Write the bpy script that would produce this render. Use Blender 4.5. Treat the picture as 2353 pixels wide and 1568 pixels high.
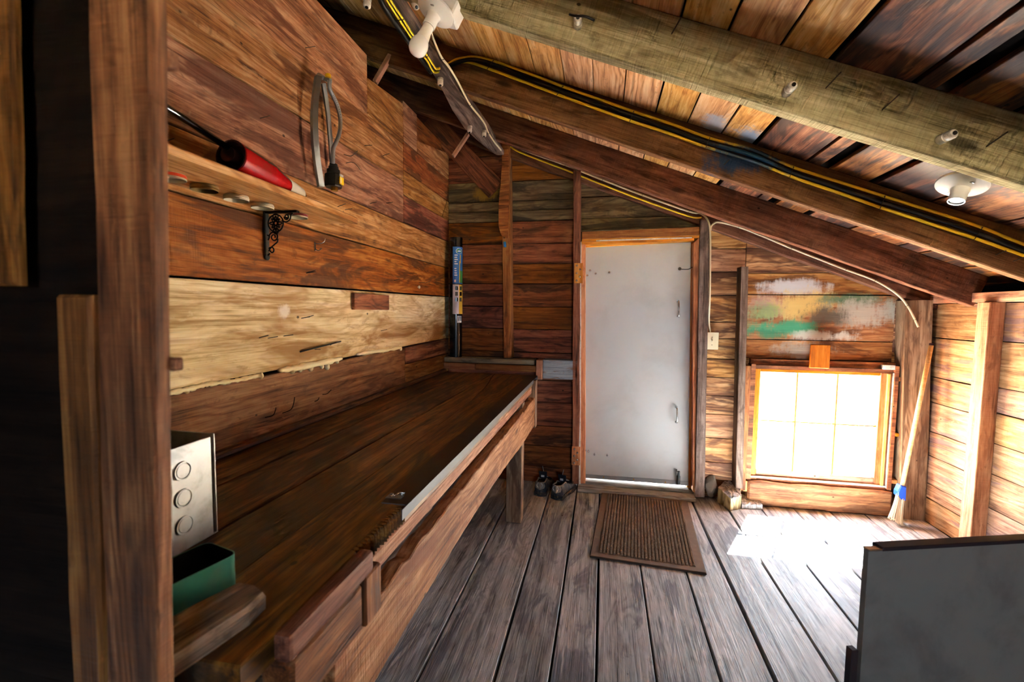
import bpy, bmesh, math, random
from mathutils import Vector, Matrix
random.seed(11)
for o in list(bpy.data.objects): bpy.data.objects.remove(o)
SC = bpy.context.scene
COL = SC.collection
V = Vector
PI = math.pi

# ------------------------------------------------------------------ camera
FPX, CX, CY = 1046.0, 1176.5, 784.0
YAW, PIT, ROL = -0.196189, -0.068607, -0.011749
CAM = V((0, 0, 1.36))
_f = V((math.sin(YAW)*math.cos(PIT), math.cos(YAW)*math.cos(PIT), math.sin(PIT)))
_r = V((math.cos(YAW), -math.sin(YAW), 0)); _d = _f.cross(_r)
RT = _r*math.cos(ROL) + _d*math.sin(ROL); DN = _d*math.cos(ROL) - _r*math.sin(ROL); FW = _f
cd = bpy.data.cameras.new('camera'); cam = bpy.data.objects.new('camera', cd); COL.objects.link(cam)
cam.matrix_world = Matrix(((RT.x, -DN.x, -FW.x, CAM.x), (RT.y, -DN.y, -FW.y, CAM.y), (RT.z, -DN.z, -FW.z, CAM.z), (0, 0, 0, 1)))
cd.sensor_width = 36; cd.lens = FPX/2353*36; cd.clip_start = .01
cd.dof.use_dof = True; cd.dof.focus_distance = 2.3; cd.dof.aperture_fstop = 4.0
SC.camera = cam

# ------------------------------------------------------------------ light
w = bpy.data.worlds.new('sky'); SC.world = w; w.use_nodes = True
bg = w.node_tree.nodes['Background']; bg.inputs[0].default_value = (.70, .85, 1, 1); bg.inputs[1].default_value = 17.0
sd = bpy.data.lights.new('sun', 'SUN'); sun = bpy.data.objects.new('sun', sd); COL.objects.link(sun)
sd.energy = 330; sd.angle = .009; sd.color = (.95, .98, 1.0)
sun.rotation_euler = V((-.436, -.915, -1)).to_track_quat('-Z', 'Y').to_euler(); sun.location = (3, 8, 6)
def portal(name, loc, rot, sx, sy):
    l = bpy.data.lights.new(name, 'AREA'); l.shape = 'RECTANGLE'; l.size = sx; l.size_y = sy; l.cycles.is_portal = True
    o = bpy.data.objects.new(name, l); COL.objects.link(o); o.location = loc; o.rotation_euler = rot
portal('window_portal', (1.47, 3.62, .58), (-PI/2, 0, 0), .8, .76)
portal('rear_window_portal', (.80, -2.12, 1.42), (PI/2, 0, 0), .75, .7)
SC.view_settings.view_transform = 'Standard'; SC.view_settings.look = 'None'
SC.view_settings.exposure = 1.2; SC.view_settings.gamma = 1; SC.view_settings.use_curve_mapping = False
cy = SC.cycles; cy.max_bounces = 8; cy.diffuse_bounces = 5; cy.glossy_bounces = 3; cy.transparent_max_bounces = 8
cy.caustics_reflective = False; cy.caustics_refractive = False; cy.sample_clamp_indirect = 60; cy.use_adaptive_sampling = True; cy.adaptive_threshold = .08; cy.use_denoising = True

# ------------------------------------------------------------------ pixel -> point on a known plane
def ray(u, v): return RT*((u-CX)/FPX) + DN*((v-CY)/FPX) + FW
def onX(u, v, x): d = ray(u, v); return CAM + d*((x-CAM.x)/d.x)
def onY(u, v, y): d = ray(u, v); return CAM + d*((y-CAM.y)/d.y)
def onZ(u, v, z): d = ray(u, v); return CAM + d*((z-CAM.z)/d.z)
SL = -.392
def rz(x): return 2.2244 + SL*x              # underside of the rafters
def dz(x): return rz(x) + .20                # underside of the roof boards
def onR(u, v, k=0):                           # on the rafter-underside plane raised by k
    d = ray(u, v); n = V((-SL, 0, 1)); return CAM + d*((2.2244 + k - n.dot(CAM))/n.dot(d))

# ------------------------------------------------------------------ materials
def C(h, a=1):
    h = h.lstrip('#'); out = []
    for i in (0, 2, 4):
        x = int(h[i:i+2], 16)/255; out.append(x/12.92 if x <= .04045 else ((x+.055)/1.055)**2.4)
    return (*out, a)
class NT:
    def __init__(s, name):
        s.m = bpy.data.materials.new(name); s.m.use_nodes = True; s.t = s.m.node_tree
        s.b = s.t.nodes['Principled BSDF']; s.out = s.t.nodes['Material Output']
    def n(s, typ, **kw):
        x = s.t.nodes.new(typ)
        for k, v in kw.items(): setattr(x, k, v)
        return x
    def set(s, sock, v):
        if isinstance(v, bpy.types.NodeSocket): s.t.links.new(v, sock)
        elif v is not None: sock.default_value = v
    def math(s, op, a, b=None, c=None, clamp=False):
        x = s.n('ShaderNodeMath', operation=op, use_clamp=clamp)
        s.set(x.inputs[0], a); s.set(x.inputs[1], b)
        if c is not None: s.set(x.inputs[2], c)
        return x.outputs[0]
    def vec(s, op, a, b):
        x = s.n('ShaderNodeVectorMath', operation=op); s.set(x.inputs[0], a); s.set(x.inputs[1], b); return x.outputs[0]
    def noise(s, v, scale=1, detail=4, rough=.55, dist=0):
        x = s.n('ShaderNodeTexNoise'); s.set(x.inputs['Vector'], v); x.inputs['Scale'].default_value = scale
        x.inputs['Detail'].default_value = detail; x.inputs['Roughness'].default_value = rough; x.inputs['Distortion'].default_value = dist
        return x.outputs[0]
    def mix(s, f, a, b, mode='MIX'):
        x = s.n('ShaderNodeMix', data_type='RGBA', blend_type=mode); s.set(x.inputs[0], f); s.set(x.inputs[6], a); s.set(x.inputs[7], b)
        return x.outputs[2]
    def ss(s, v, a, b):
        x = s.n('ShaderNodeMapRange', interpolation_type='SMOOTHSTEP'); s.set(x.inputs[0], v); x.inputs[1].default_value = a; x.inputs[2].default_value = b
        return x.outputs[0]
    def ramp(s, f, stops):
        x = s.n('ShaderNodeValToRGB'); s.set(x.inputs[0], f); e = x.color_ramp.elements
        while len(e) < len(stops): e.new(.5)
        for k, (p, c) in zip(e, stops): k.position = p; k.color = c
        return x.outputs[0]
    def blobs(s, col, bl):
        """paint marks with a shape of their own: (centre, radii, colour, strength) in world metres"""
        g = s.n('ShaderNodeNewGeometry').outputs['Position']
        wob = s.noise(g, 11, 5, .7); streak = s.noise(s.vec('MULTIPLY', g, (70, 70, 14)), 1, 3)
        for c, r, colr, k in bl:
            d = s.vec('DIVIDE', s.vec('SUBTRACT', g, c), r)
            ln = s.n('ShaderNodeVectorMath', operation='LENGTH'); s.set(ln.inputs[0], d)
            q = s.math('ADD', ln.outputs['Value'], s.math('MULTIPLY_ADD', wob, 2.4, -1.2))
            q = s.math('ADD', q, s.math('MULTIPLY_ADD', streak, .8, -.4))
            col = s.mix(s.math('MULTIPLY', s.ss(q, 1.25, .45), k), col, colr)
        return col
MATS = {}
def wood(name, dark, mid, light, stain=None, amt=.5, sscale=1.0, rough=.72, bump=.5, var=.35, saw=0.0, knots=.7, grain=1.0, ring=1.0, blobs=None, fine=1.0, spec=.35, holes=.78, sw_=.10):
    s = NT(name)
    tc = s.n('ShaderNodeTexCoord').outputs['Object']; rnd = s.n('ShaderNodeObjectInfo').outputs['Random']
    cb = s.n('ShaderNodeCombineXYZ'); s.set(cb.inputs[0], s.math('MULTIPLY', rnd, 57.0)); s.set(cb.inputs[1], s.math('MULTIPLY', rnd, 91.0)); s.set(cb.inputs[2], s.math('MULTIPLY', rnd, 33.0))
    P = s.vec('ADD', tc, cb.outputs[0])
    n1 = s.noise(s.vec('MULTIPLY', P, (.9, 4, 4)), 1.4, 3, .5, .3)
    sep = s.n('ShaderNodeSeparateXYZ'); s.set(sep.inputs[0], P)
    n2 = s.noise(s.vec('MULTIPLY', P, (1.5*grain, 30*grain, 30*grain)), 1, 4, .64, .25)
    n3 = s.noise(s.vec('MULTIPLY', P, (7*grain, 260*grain, 260*grain)), 1, 2, .5)
    n4 = s.noise(s.vec('MULTIPLY', P, (2.2, 6, 6)), 2.2, 3, .68, .6)
    ph = s.math('ADD', s.math('MULTIPLY', s.math('ADD', sep.outputs[1], s.math('MULTIPLY', sep.outputs[2], .6)), 26*grain), s.math('MULTIPLY', n1, 11.0*grain))
    wv = s.math('SINE', s.math('MULTIPLY', ph, 6.283))
    wv = s.math('MULTIPLY', s.math('POWER', s.math('MULTIPLY_ADD', wv, .5, .5), 2.0), s.ss(n4, .38, .62))
    g = s.math('MULTIPLY_ADD', n2, 1.25, -.125)
    g = s.math('ADD', g, s.math('MULTIPLY_ADD', n4, .75, -.375))
    g = s.math('ADD', g, s.math('MULTIPLY', wv, -.22*ring))
    g = s.math('ADD', g, s.math('MULTIPLY_ADD', n3, .5*fine, -.25*fine))
    col = s.ramp(g, [(.15, dark), (.44, mid), (.74, light)])
    nC = s.noise(s.vec('MULTIPLY', P, (1.1, 48, 48)), 1, 3, .6, .15)
    crk = s.ss(nC, .64, .70)
    col = s.mix(s.math('MULTIPLY', crk, .38), col, tuple(x*.35 for x in dark[:3])+(1,))
    n5 = s.noise(s.vec('MULTIPLY', P, (5, 13, 13)), 1.6, 4, .74, .5)
    col = s.mix(s.math('MULTIPLY', s.ss(n5, .57, .68), .45), col, dark)
    col = s.mix(s.math('MULTIPLY', s.ss(n5, .40, .30), .35), col, light)
    if stain:
        st = s.noise(s.vec('MULTIPLY', P, (1.15*sscale, 5.0*sscale, 5.0*sscale)), 1.25, 4, .68, .9)
        lo = .62 - .22*amt
        f = s.math('MULTIPLY', s.ss(s.math('ADD', st, s.math('MULTIPLY_ADD', n2, .22, -.11)), lo, lo+sw_), min(1, .55+.4*amt))
        col = s.mix(f, col, stain)
    if knots:
        vo = s.n('ShaderNodeTexVoronoi'); s.set(vo.inputs['Vector'], s.vec('MULTIPLY', P, (2.3, 6.5, 6.5))); vo.inputs['Scale'].default_value = 1
        vs = s.n('ShaderNodeSeparateColor'); s.set(vs.inputs[0], vo.outputs['Color'])
        on = s.math('GREATER_THAN', vs.outputs[0], 1-.5*knots)
        dd = s.math('ADD', vo.outputs['Distance'], s.math('MULTIPLY_ADD', n2, .06, -.03))
        col = s.mix(s.math('MULTIPLY', s.math('MULTIPLY', s.ss(dd, .17, .05), on), .8), col, tuple(x*.45 for x in dark[:3])+(1,))
    if holes:
        v2 = s.n('ShaderNodeTexVoronoi'); s.set(v2.inputs['Vector'], s.vec('MULTIPLY', P, (9, 13, 13))); v2.inputs['Scale'].default_value = 1
        vs2 = s.n('ShaderNodeSeparateColor'); s.set(vs2.inputs[0], v2.outputs['Color'])
        h = s.math('MULTIPLY', s.ss(v2.outputs['Distance'], .09, .05), s.math('GREATER_THAN', vs2.outputs[0], holes))
        col = s.mix(s.math('MULTIPLY', h, .85), col, (.012, .007, .004, 1))
    hs = s.n('ShaderNodeHueSaturation'); s.set(hs.inputs['Color'], col)
    s.set(hs.inputs['Value'], s.math('MULTIPLY_ADD', rnd, var, 1-var*.5))
    r2 = s.math('FRACT', s.math('MULTIPLY', rnd, 17.3))
    s.set(hs.inputs['Hue'], s.math('MULTIPLY_ADD', r2, .02, .49))
    s.set(hs.inputs['Saturation'], s.math('MULTIPLY_ADD', r2, .2, .9))
    col = hs.outputs[0]
    if blobs: col = s.blobs(col, blobs)
    s.set(s.b.inputs['Base Color'], col)
    s.b.inputs['Specular IOR Level'].default_value = spec
    s.set(s.b.inputs['Roughness'], s.math('MULTIPLY_ADD', n2, -.2, rough+.1))
    hgt = s.math('ADD', s.math('MULTIPLY', n2, 1.2), s.math('MULTIPLY', n3, .35))
    if saw:
        sw = s.noise(s.vec('MULTIPLY', P, (190, 9, 9)), 1, 2, .5, .4); hgt = s.math('ADD', hgt, s.math('MULTIPLY', sw, saw))
        s.set(hs.inputs['Value'], s.math('ADD', s.math('MULTIPLY_ADD', rnd, var, 1-var*.5), s.math('MULTIPLY_ADD', sw, .35*saw, -.175*saw)))
    bp = s.n('ShaderNodeBump'); bp.inputs['Strength'].default_value = bump; bp.inputs['Distance'].default_value = .004
    s.set(bp.inputs['Height'], hgt); s.set(s.b.inputs['Normal'], bp.outputs[0])
    MATS[name] = s.m
    return s.m
def plain(name, colr, rough=.5, metal=0, dirt=None, damt=.4, dscale=12, bump=0, blobs=None, spec=.5, coat=0):
    s = NT(name); P = s.n('ShaderNodeTexCoord').outputs['Object']
    col = colr
    if dirt or bump:
        n = s.noise(P, dscale, 6, .62, .3)
    if dirt: col = s.mix(s.math('MULTIPLY', s.ss(n, .45, .72), damt), colr, dirt)
    if blobs: col = s.blobs(col, blobs)
    s.set(s.b.inputs['Base Color'], col); s.b.inputs['Roughness'].default_value = rough; s.b.inputs['Metallic'].default_value = metal
    s.b.inputs['Specular IOR Level'].default_value = spec; s.b.inputs['Coat Weight'].default_value = coat
    if bump:
        bp = s.n('ShaderNodeBump'); bp.inputs['Strength'].default_value = bump; bp.inputs['Distance'].default_value = .004
        s.set(bp.inputs['Height'], n); s.set(s.b.inputs['Normal'], bp.outputs[0])
    MATS[name] = s.m; return s.m

BLK = C('#1c0f08')
pY = lambda u, v: onY(u, v, 3.5)[:]
pale_blobs = [(onX(652, 716, -1.22)[:], (.03, .035, .028), C('#f2f2ee'), .7)]
wood('wall_brown', C('#54301b'), C('#ad7446'), C('#d8aa7c'), stain=C('#5e3018'), amt=.5, saw=.35, var=.28)
wood('wall_red', C('#4f230f'), C('#96502a'), C('#bd7c4c'), stain=C('#44200f'), amt=.6, saw=.4, var=.2)
wood('wall_pale', C('#a07f52'), C('#dcc79c'), C('#f2e6c8'), stain=C('#9c7040'), amt=.85, sscale=1.15, var=.1, blobs=pale_blobs, sw_=.20)
wood('wall_low', C('#4c2c1a'), C('#8a5c3c'), C('#ad8058'), stain=C('#54331f'), amt=.4, saw=.2, var=.15)
wood('back_brown', C('#431e0d'), C('#854824'), C('#a9683a'), stain=C('#1c0d07'), amt=.45, var=.4)
wood('back_grey', C('#352818'), C('#6d5a3c'), C('#94825c'), stain=C('#24180f'), amt=.5, var=.3,
     blobs=[(pY(1118, 445), (.10, .3, .07), C('#a07a20'), .7), (pY(1420, 490), (.10, .3, .02), C('#a08a62'), .8)])
wood('back_right', C('#55301a'), C('#b27e50'), C('#d8ad7c'), stain=C('#4a2416'), amt=.72, var=.25)
wood('back_paint', C('#4f2a16'), C('#9a6238'), C('#c08f5f'), stain=C('#4a2412'), amt=.45, var=.1, blobs=[(c_, tuple(x*1.22 for x in r_), k_, min(1, w_*1.05)) for c_, r_, k_, w_ in [
    (pY(1825, 662), (.16, .4, .05), C('#c9ccd0'), .9), (pY(1775, 705), (.13, .4, .07), C('#b7a29c'), .6), (pY(1850, 705), (.20, .4, .085), C('#d9bd72'), .92),
    (pY(1960, 690), (.16, .4, .035), C('#3f7358'), .8), (pY(1985, 722), (.22, .4, .075), C('#b3b0a2'), .85), (pY(1895, 728), (.13, .4, .06), C('#5f5546'), .9),
    (pY(1760, 715), (.09, .4, .05), C('#7fa267'), .7), (pY(1800, 755), (.19, .4, .045), C('#3f9a72'), .92), (pY(1880, 772), (.17, .4, .03), C('#c8c6b8'), .8),
    (pY(1845, 805), (.15, .4, .05), C('#aaa698'), .65), (pY(1770, 768), (.12, .4, .03), C('#357a58'), .8)]])
wood('right_light', C('#5c3a24'), C('#9c7450'), C('#c09c78'), stain=C('#6a5058'), amt=.38, saw=.4, var=.2)
wood('floor_grey', C('#57534f'), C('#a9a8a6'), C('#d0d0d0'), stain=C('#65636a'), amt=.5, bump=.7, rough=.56, var=.25, grain=.9, ring=.9, saw=0, spec=.5)
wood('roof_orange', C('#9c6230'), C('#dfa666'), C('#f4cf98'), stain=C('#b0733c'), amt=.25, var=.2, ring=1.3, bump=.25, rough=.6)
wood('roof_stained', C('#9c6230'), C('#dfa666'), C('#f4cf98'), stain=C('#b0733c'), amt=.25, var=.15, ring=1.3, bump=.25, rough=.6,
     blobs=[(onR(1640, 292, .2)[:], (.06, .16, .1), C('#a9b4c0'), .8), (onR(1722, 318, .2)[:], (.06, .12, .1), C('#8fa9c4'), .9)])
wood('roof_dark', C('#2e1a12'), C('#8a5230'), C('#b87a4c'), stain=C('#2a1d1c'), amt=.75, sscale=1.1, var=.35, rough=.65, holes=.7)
wood('rafter_grey', C('#544a32'), C('#9d8f6a'), C('#bfb28c'), stain=C('#5f5236'), amt=.3, saw=1.4, bump=.9, var=.05, ring=.3, rough=.9, spec=.2)
wood('rafter_brown', C('#38200f'), C('#6c442a'), C('#8a603e'), stain=C('#331a0e'), amt=.35, saw=.9, bump=.6, var=.12, ring=.4, rough=.85, spec=.2)
wood('rafter_blue', C('#3a2212'), C('#6c472c'), C('#886240'), stain=C('#331a0e'), amt=.35, saw=.9, bump=.6, var=.05, ring=.4, rough=.85, spec=.2,
     blobs=[(onY(1690, 375, 2.39)[:], (.15, .3, .055), C('#123a5c'), .9)])
wood('runner_grey', C('#2a1d17'), C('#6d5a4f'), C('#948378'), stain=C('#2c1d16'), amt=.5, ring=1.6, grain=.6, var=.05)
wood('stud_brown', C('#4a2612'), C('#8a5230'), C('#ac764a'), stain=C('#3c2010'), amt=.35, saw=.7, var=.3, ring=.5)
wood('stud_dark', C('#33231a'), C('#6d584a'), C('#938072'), stain=C('#2a1a12'), amt=.3, saw=.9, var=.25, ring=.4)
wood('stud_light', C('#75482c'), C('#b67f56'), C('#d3a57c'), stain=C('#8a5a3a'), amt=.25, saw=.7, var=.15, ring=.6)
wood('orange_trim', C('#8c4a18'), C('#c97c34'), C('#e0a05a'), stain=C('#9a5520'), amt=.3, var=.15, ring=.5, rough=.5, bump=.2, holes=.95)
wood('bench_top', C('#2c180b'), C('#6d4524'), C('#96683b'), stain=C('#26150a'), amt=.55, var=.22, rough=.5, bump=.5, spec=.4)
wood('bench_front', C('#4a2814'), C('#946239'), C('#bd9068'), stain=C('#7a4526'), amt=.5, var=.25, bump=1.0, holes=.75, saw=.4)
wood('bench_red', C('#2f180d'), C('#683a20'), C('#8f5c38'), stain=C('#4b423c'), amt=.45, var=.2, bump=.9, holes=.7)
wood('bench_leg', C('#4d3525'), C('#8c7058'), C('#af967c'), stain=C('#5c4030'), amt=.35, var=.2)
wood('post_near', C('#301a0d'), C('#784a2a'), C('#a67448'), stain=C('#3a2418'), amt=.35, saw=.6, var=.1, bump=.8)
wood('near_shade', C('#0b0706'), C('#170e0a'), C('#221610'), var=.1, rough=.9, spec=.1, knots=0)  # near-black colour stands in for the unlit room behind the near studs
wood('shelf_wood', C('#9a5a32'), C('#d29668'), C('#efc8a0'), stain=C('#8a4a26'), amt=.45, var=.05, rough=.4, ring=1.5, bump=.15, holes=.97)
wood('block_wood', C('#4a2410'), C('#8d5029'), C('#ad7040'), stain=C('#4a2410'), amt=.3, var=.2)
wood('driftwood', C('#54402c'), C('#a28a6c'), C('#cdb99c'), stain=C('#4a3522'), amt=.5, var=.05, bump=1.0)
wood('log_split', C('#6a5236'), C('#b09a72'), C('#d8c8a4'), stain=C('#55402a'), amt=.5, grain=.7, ring=1.8, bump=1.2, var=.1)
wood('log_grey', C('#5d5a58'), C('#a9a8a8'), C('#dcdcdc'), stain=C('#6a6664'), amt=.4, grain=.8, ring=1.5, bump=1.2, var=.1)
wood('broom_handle', C('#c8964c'), C('#e6bd74'), C('#f4d89c'), var=.05, rough=.4, ring=.3, bump=.1, knots=0, holes=0)
wood('blue_board', C('#5f6870'), C('#8b97a2'), C('#a4aeb8'), stain=C('#7a5a3c'), amt=.45, sscale=3, bump=1.2, var=.05)
wood('ledge_grey', C('#4c4436'), C('#8c8168'), C('#a89f88'), stain=C('#51483a'), amt=.4, var=.1)
wood('cleat_orange', C('#8a4420'), C('#b8632e'), C('#cc7c46'), var=.05, ring=.4, bump=.15, holes=.97)
wood('threshold_grey', C('#6a645c'), C('#a8a298'), C('#c8c4ba'), stain=C('#7c7464'), amt=.3, var=.05)
plain('dark_void', C('#0b0705'), .95, spec=.05)
plain('door_paint', C('#bcc0c0'), .4, dirt=C('#a2a4a2'), damt=.4, dscale=3)
plain('white_paint', C('#dcd8d0'), .6, dirt=C('#8f7d68'), damt=.6, dscale=30)
plain('white_ceramic', C('#e9e9e4'), .18, spec=.6, coat=.4)
plain('old_ceramic', C('#dcd6c8'), .3, dirt=C('#6d5642'), damt=.75, dscale=45)
plain('bulb_glass', C('#efefec'), .25, spec=.5)
plain('black_iron', C('#141210'), .45, metal=.3, dirt=C('#3a2a1e'), damt=.5, dscale=40)
plain('iron_grey', C('#3c4446'), .5, metal=.5, dirt=C('#6a4a30'), damt=.5, dscale=40)
plain('steel', C('#8d8a86'), .38, metal=.9, dirt=C('#5b4a3c'), damt=.5, dscale=20)
plain('edge_steel', C('#48474a'), .55, metal=.2, dirt=C('#4f4039'), damt=.6, dscale=9)
plain('rust_top', C('#3a2418'), .5, metal=.3, dirt=C('#5a4030'), damt=.5, dscale=9)
plain('nail_steel', C('#5a5148'), .45, metal=.8)
plain('bright_steel', C('#c9cbcc'), .25, metal=1)
plain('galvanised', C('#c6cbce'), .5, metal=.25, dirt=C('#7c8488'), damt=.6, dscale=18)
plain('aluminium', C('#96989a'), .35, metal=.5)
plain('brass', C('#b88b3c'), .3, metal=1)
plain('black_plastic', C('#131313'), .4)
plain('black_rubber', C('#17191b'), .5)
plain('black_gloss', C('#0a0a0b'), .12, coat=.6)
cb_blobs = [(onY(1715, 372, 2.37)[:], (.20, .3, .12), C('#11507e'), .95)]
plain('cable_yellow', C('#f6d92c'), .42, blobs=cb_blobs)
plain('cable_black', C('#0d0f10'), .38, blobs=cb_blobs)
plain('cable_white', C('#d9cfae'), .5)
plain('yellow_plastic', C('#f0c20c'), .4)
plain('red_paint', C('#b40d16'), .22, coat=.5, dirt=C('#6d0a10'), damt=.4)
plain('red_dark', C('#3c0f0c'), .5)
plain('white_enamel', C('#e4e0d6'), .4)
plain('orange_lid', C('#e2491c'), .35)
plain('gold_lid', C('#9a8455'), .35, metal=.7)
plain('pale_lid', C('#d8d2bc'), .4, metal=.2)
plain('red_lid', C('#7c1c1c'), .35)
plain('foam', C('#fdf3cc'), .6, bump=.3, dscale=60)
plain('film_black', C('#101416'), .2, coat=.5)
plain('label_blue', C('#1d66b8'), .35)
plain('label_white', C('#dfe0e4'), .4)
plain('label_yellow', C('#e0b23c'), .4)
plain('label_green', C('#2f7a3a'), .4)
plain('label_lilac', C('#c5b8c0'), .4)
plain('battery_blue', C('#1c6fb8'), .35)
plain('switch_ivory', C('#d8cfae'), .4)
plain('green_tin', C('#3c8a78'), .35, metal=.2, dirt=C('#5c7c70'), damt=.6, dscale=14)
plain('tin_inside', C('#14201c'), .6)
plain('panel_grey', C('#7b7a76'), .55, dirt=C('#4c4644'), damt=.6, dscale=5)
plain('panel_edge', C('#1d1620'), .6)
plain('mat_fibre', C('#806c5c'), .95, dirt=C('#8f7a68'), damt=.5, dscale=25, bump=.5, spec=.1)
plain('mat_rubber', C('#4a3d36'), .85)
plain('mat_rib', C('#94806c'), .95, dirt=C('#6d5442'), damt=.4, dscale=20, spec=.1)
plain('shoe_upper', C('#39414c'), .75, dirt=C('#8a8068'), damt=.6, dscale=24)
plain('shoe_sole', C('#2b2f36'), .8, dirt=C('#8c7c58'), damt=.8, dscale=40)
plain('shoe_panel', C('#9a9088'), .6)
plain('shoe_liner', C('#0f1626'), .9)
plain('shoe_lace', C('#8a8f94'), .7)
plain('broom_blue', C('#1d58d8'), .4)
plain('broom_bristle', C('#e0d2b2'), .7)
plain('stone', C('#7d7468'), .9, dirt=C('#4f463c'), damt=.6, dscale=14, bump=.6)
plain('stone_pale', C('#b8ad94'), .9, dirt=C('#7d6f58'), damt=.6, dscale=22, bump=.8)
plain('leaf_dry', C('#a06a3c'), .8)
plain('straw', C('#d8b884'), .8)
plain('ground_dirt', C('#c9b89c'), .95, dirt=C('#a8926c'), damt=.5, dscale=.8)
s = NT('window_glass'); tr = s.n('ShaderNodeBsdfTransparent'); gl = s.n('ShaderNodeBsdfGlossy'); mx = s.n('ShaderNodeMixShader')
gl.inputs['Roughness'].default_value = .02; mx.inputs[0].default_value = .06
s.t.links.new(tr.outputs[0], mx.inputs[1]); s.t.links.new(gl.outputs[0], mx.inputs[2]); s.t.links.new(mx.outputs[0], s.out.inputs[0]); MATS['window_glass'] = s.m

# ------------------------------------------------------------------ object helpers
def frame(o, ax, ay, az=None):
    ax = V(ax).normalized(); az = V(az).normalized() if az else ax.cross(V(ay)).normalized(); ay = az.cross(ax)
    return Matrix(((ax.x, ay.x, az.x, o[0]), (ax.y, ay.y, az.y, o[1]), (ax.z, ay.z, az.z, o[2]), (0, 0, 0, 1)))
def link(name, me, mat, parent=None, M=None, smooth=False):
    me.name = name
    if mat is not None: me.materials.clear(); me.materials.append(MATS[mat] if isinstance(mat, str) else mat)
    if smooth:
        for p in me.polygons: p.use_smooth = True
    o = bpy.data.objects.new(name, me); COL.objects.link(o)
    if M is not None: o.matrix_world = M
    if parent is not None:
        o.parent = parent; o.matrix_parent_inverse = PM[parent].inverted(); PM[o] = M.copy() if M is not None else Matrix()
    else: PM[o] = M.copy() if M is not None else Matrix()
    return o
PM = {}
def tag(o, label=None, cat=None, group=None, kind=None):
    if label: o['label'] = label
    if cat: o['category'] = cat
    if group: o['group'] = group
    if kind: o['kind'] = kind
    return o
def thing(name, loc, label, cat, group=None):
    o = bpy.data.objects.new(name, None); COL.objects.link(o); o.location = loc; o.empty_display_size = .05
    PM[o] = Matrix.Translation(loc); return tag(o, label, cat, group)
def mesh(verts, faces):
    me = bpy.data.meshes.new('m'); me.from_pydata([tuple(v) for v in verts], [], faces); me.validate(); me.update(); return me
def bm_mesh(bm):
    me = bpy.data.meshes.new('m'); bmesh.ops.recalc_face_normals(bm, faces=bm.faces); bm.to_mesh(me); bm.free(); return me
def rpoly(a0, a1, b0, b1, n=5, j=.0015):
    """board outline with slightly wandering long edges"""
    R = random.uniform
    lo = [(a0+(a1-a0)*i/n, b0+(R(-j, j) if j else 0)) for i in range(n+1)]; hi = [(a0+(a1-a0)*i/n, b1+(R(-j, j) if j else 0)) for i in range(n, -1, -1)]
    return lo+hi
def clip(poly, k, m):                         # keep b <= k + m*a
    out = []
    for i, p in enumerate(poly):
        q = poly[(i+1) % len(poly)]; fp = k+m*p[0]-p[1]; fq = k+m*q[0]-q[1]
        if fp >= 0: out.append(p)
        if (fp > 0 > fq) or (fp < 0 < fq): t = fp/(fp-fq); out.append((p[0]+(q[0]-p[0])*t, p[1]+(q[1]-p[1])*t))
    return out
def slab(name, parent, ax, ay, off, poly, thick, mat, ch=.002, tilt=.0):
    """flat piece: outline in (ax, ay) about the origin, front face at `off` along ax x ay"""
    ax, ay = V(ax), V(ay); az = ax.cross(ay)
    A = [p[0] for p in poly]; B = [p[1] for p in poly]; ca, cb_ = (min(A)+max(A))/2, (min(B)+max(B))/2
    ha, hb = max(1e-6, (max(A)-min(A))/2), max(1e-6, (max(B)-min(B))/2); n = len(poly)
    L = [(a-ca, b-cb_) for a, b in poly]
    vs = [(a*(1-ch/ha), b*(1-ch/hb), 0) for a, b in L] + [(a, b, -ch) for a, b in L] + [(a, b, -thick) for a, b in L]
    fs = [list(range(n)), list(range(3*n-1, 2*n-1, -1))]
    for r in (0, n):
        for i in range(n): k = (i+1) % n; fs.append([r+i, r+n+i, r+n+k, r+k])
    bm = bmesh.new(); bv = [bm.verts.new(v) for v in vs]
    for f in fs: bm.faces.new([bv[i] for i in f])
    M = frame(ax*ca+ay*cb_+az*off, ax, ay, az)
    if tilt: M = M @ Matrix.Rotation(tilt, 4, 'X')
    return link(name, bm_mesh(bm), mat, parent, M)
XA, YA, ZA = V((1, 0, 0)), V((0, 1, 0)), V((0, 0, 1))
def box(name, parent, lo, hi, mat, bev=.002, ax=None, seg=1):
    """box lo..hi; texture length axis is its longest side unless ax says otherwise"""
    lo, hi = V(lo), V(hi); c = (lo+hi)/2; d = hi-lo
    k = ax if ax is not None else max(range(3), key=lambda i: d[i])
    a = (XA, YA, ZA)[k]; b = (XA, YA, ZA)[(k+1) % 3]
    return obox(name, parent, frame(c, a, b), (d[k], d[(k+1) % 3], d[(k+2) % 3]), mat, bev, seg)
def obox(name, parent, M, size, mat, bev=.002, seg=1):
    bm = bmesh.new(); bmesh.ops.create_cube(bm, size=1); bmesh.ops.scale(bm, vec=size, verts=bm.verts)
    if bev: bmesh.ops.bevel(bm, geom=bm.edges[:], offset=min(bev, min(size)*.4), segments=seg, affect='EDGES', profile=.6)
    return link(name, bm_mesh(bm), mat, parent, M)
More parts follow.
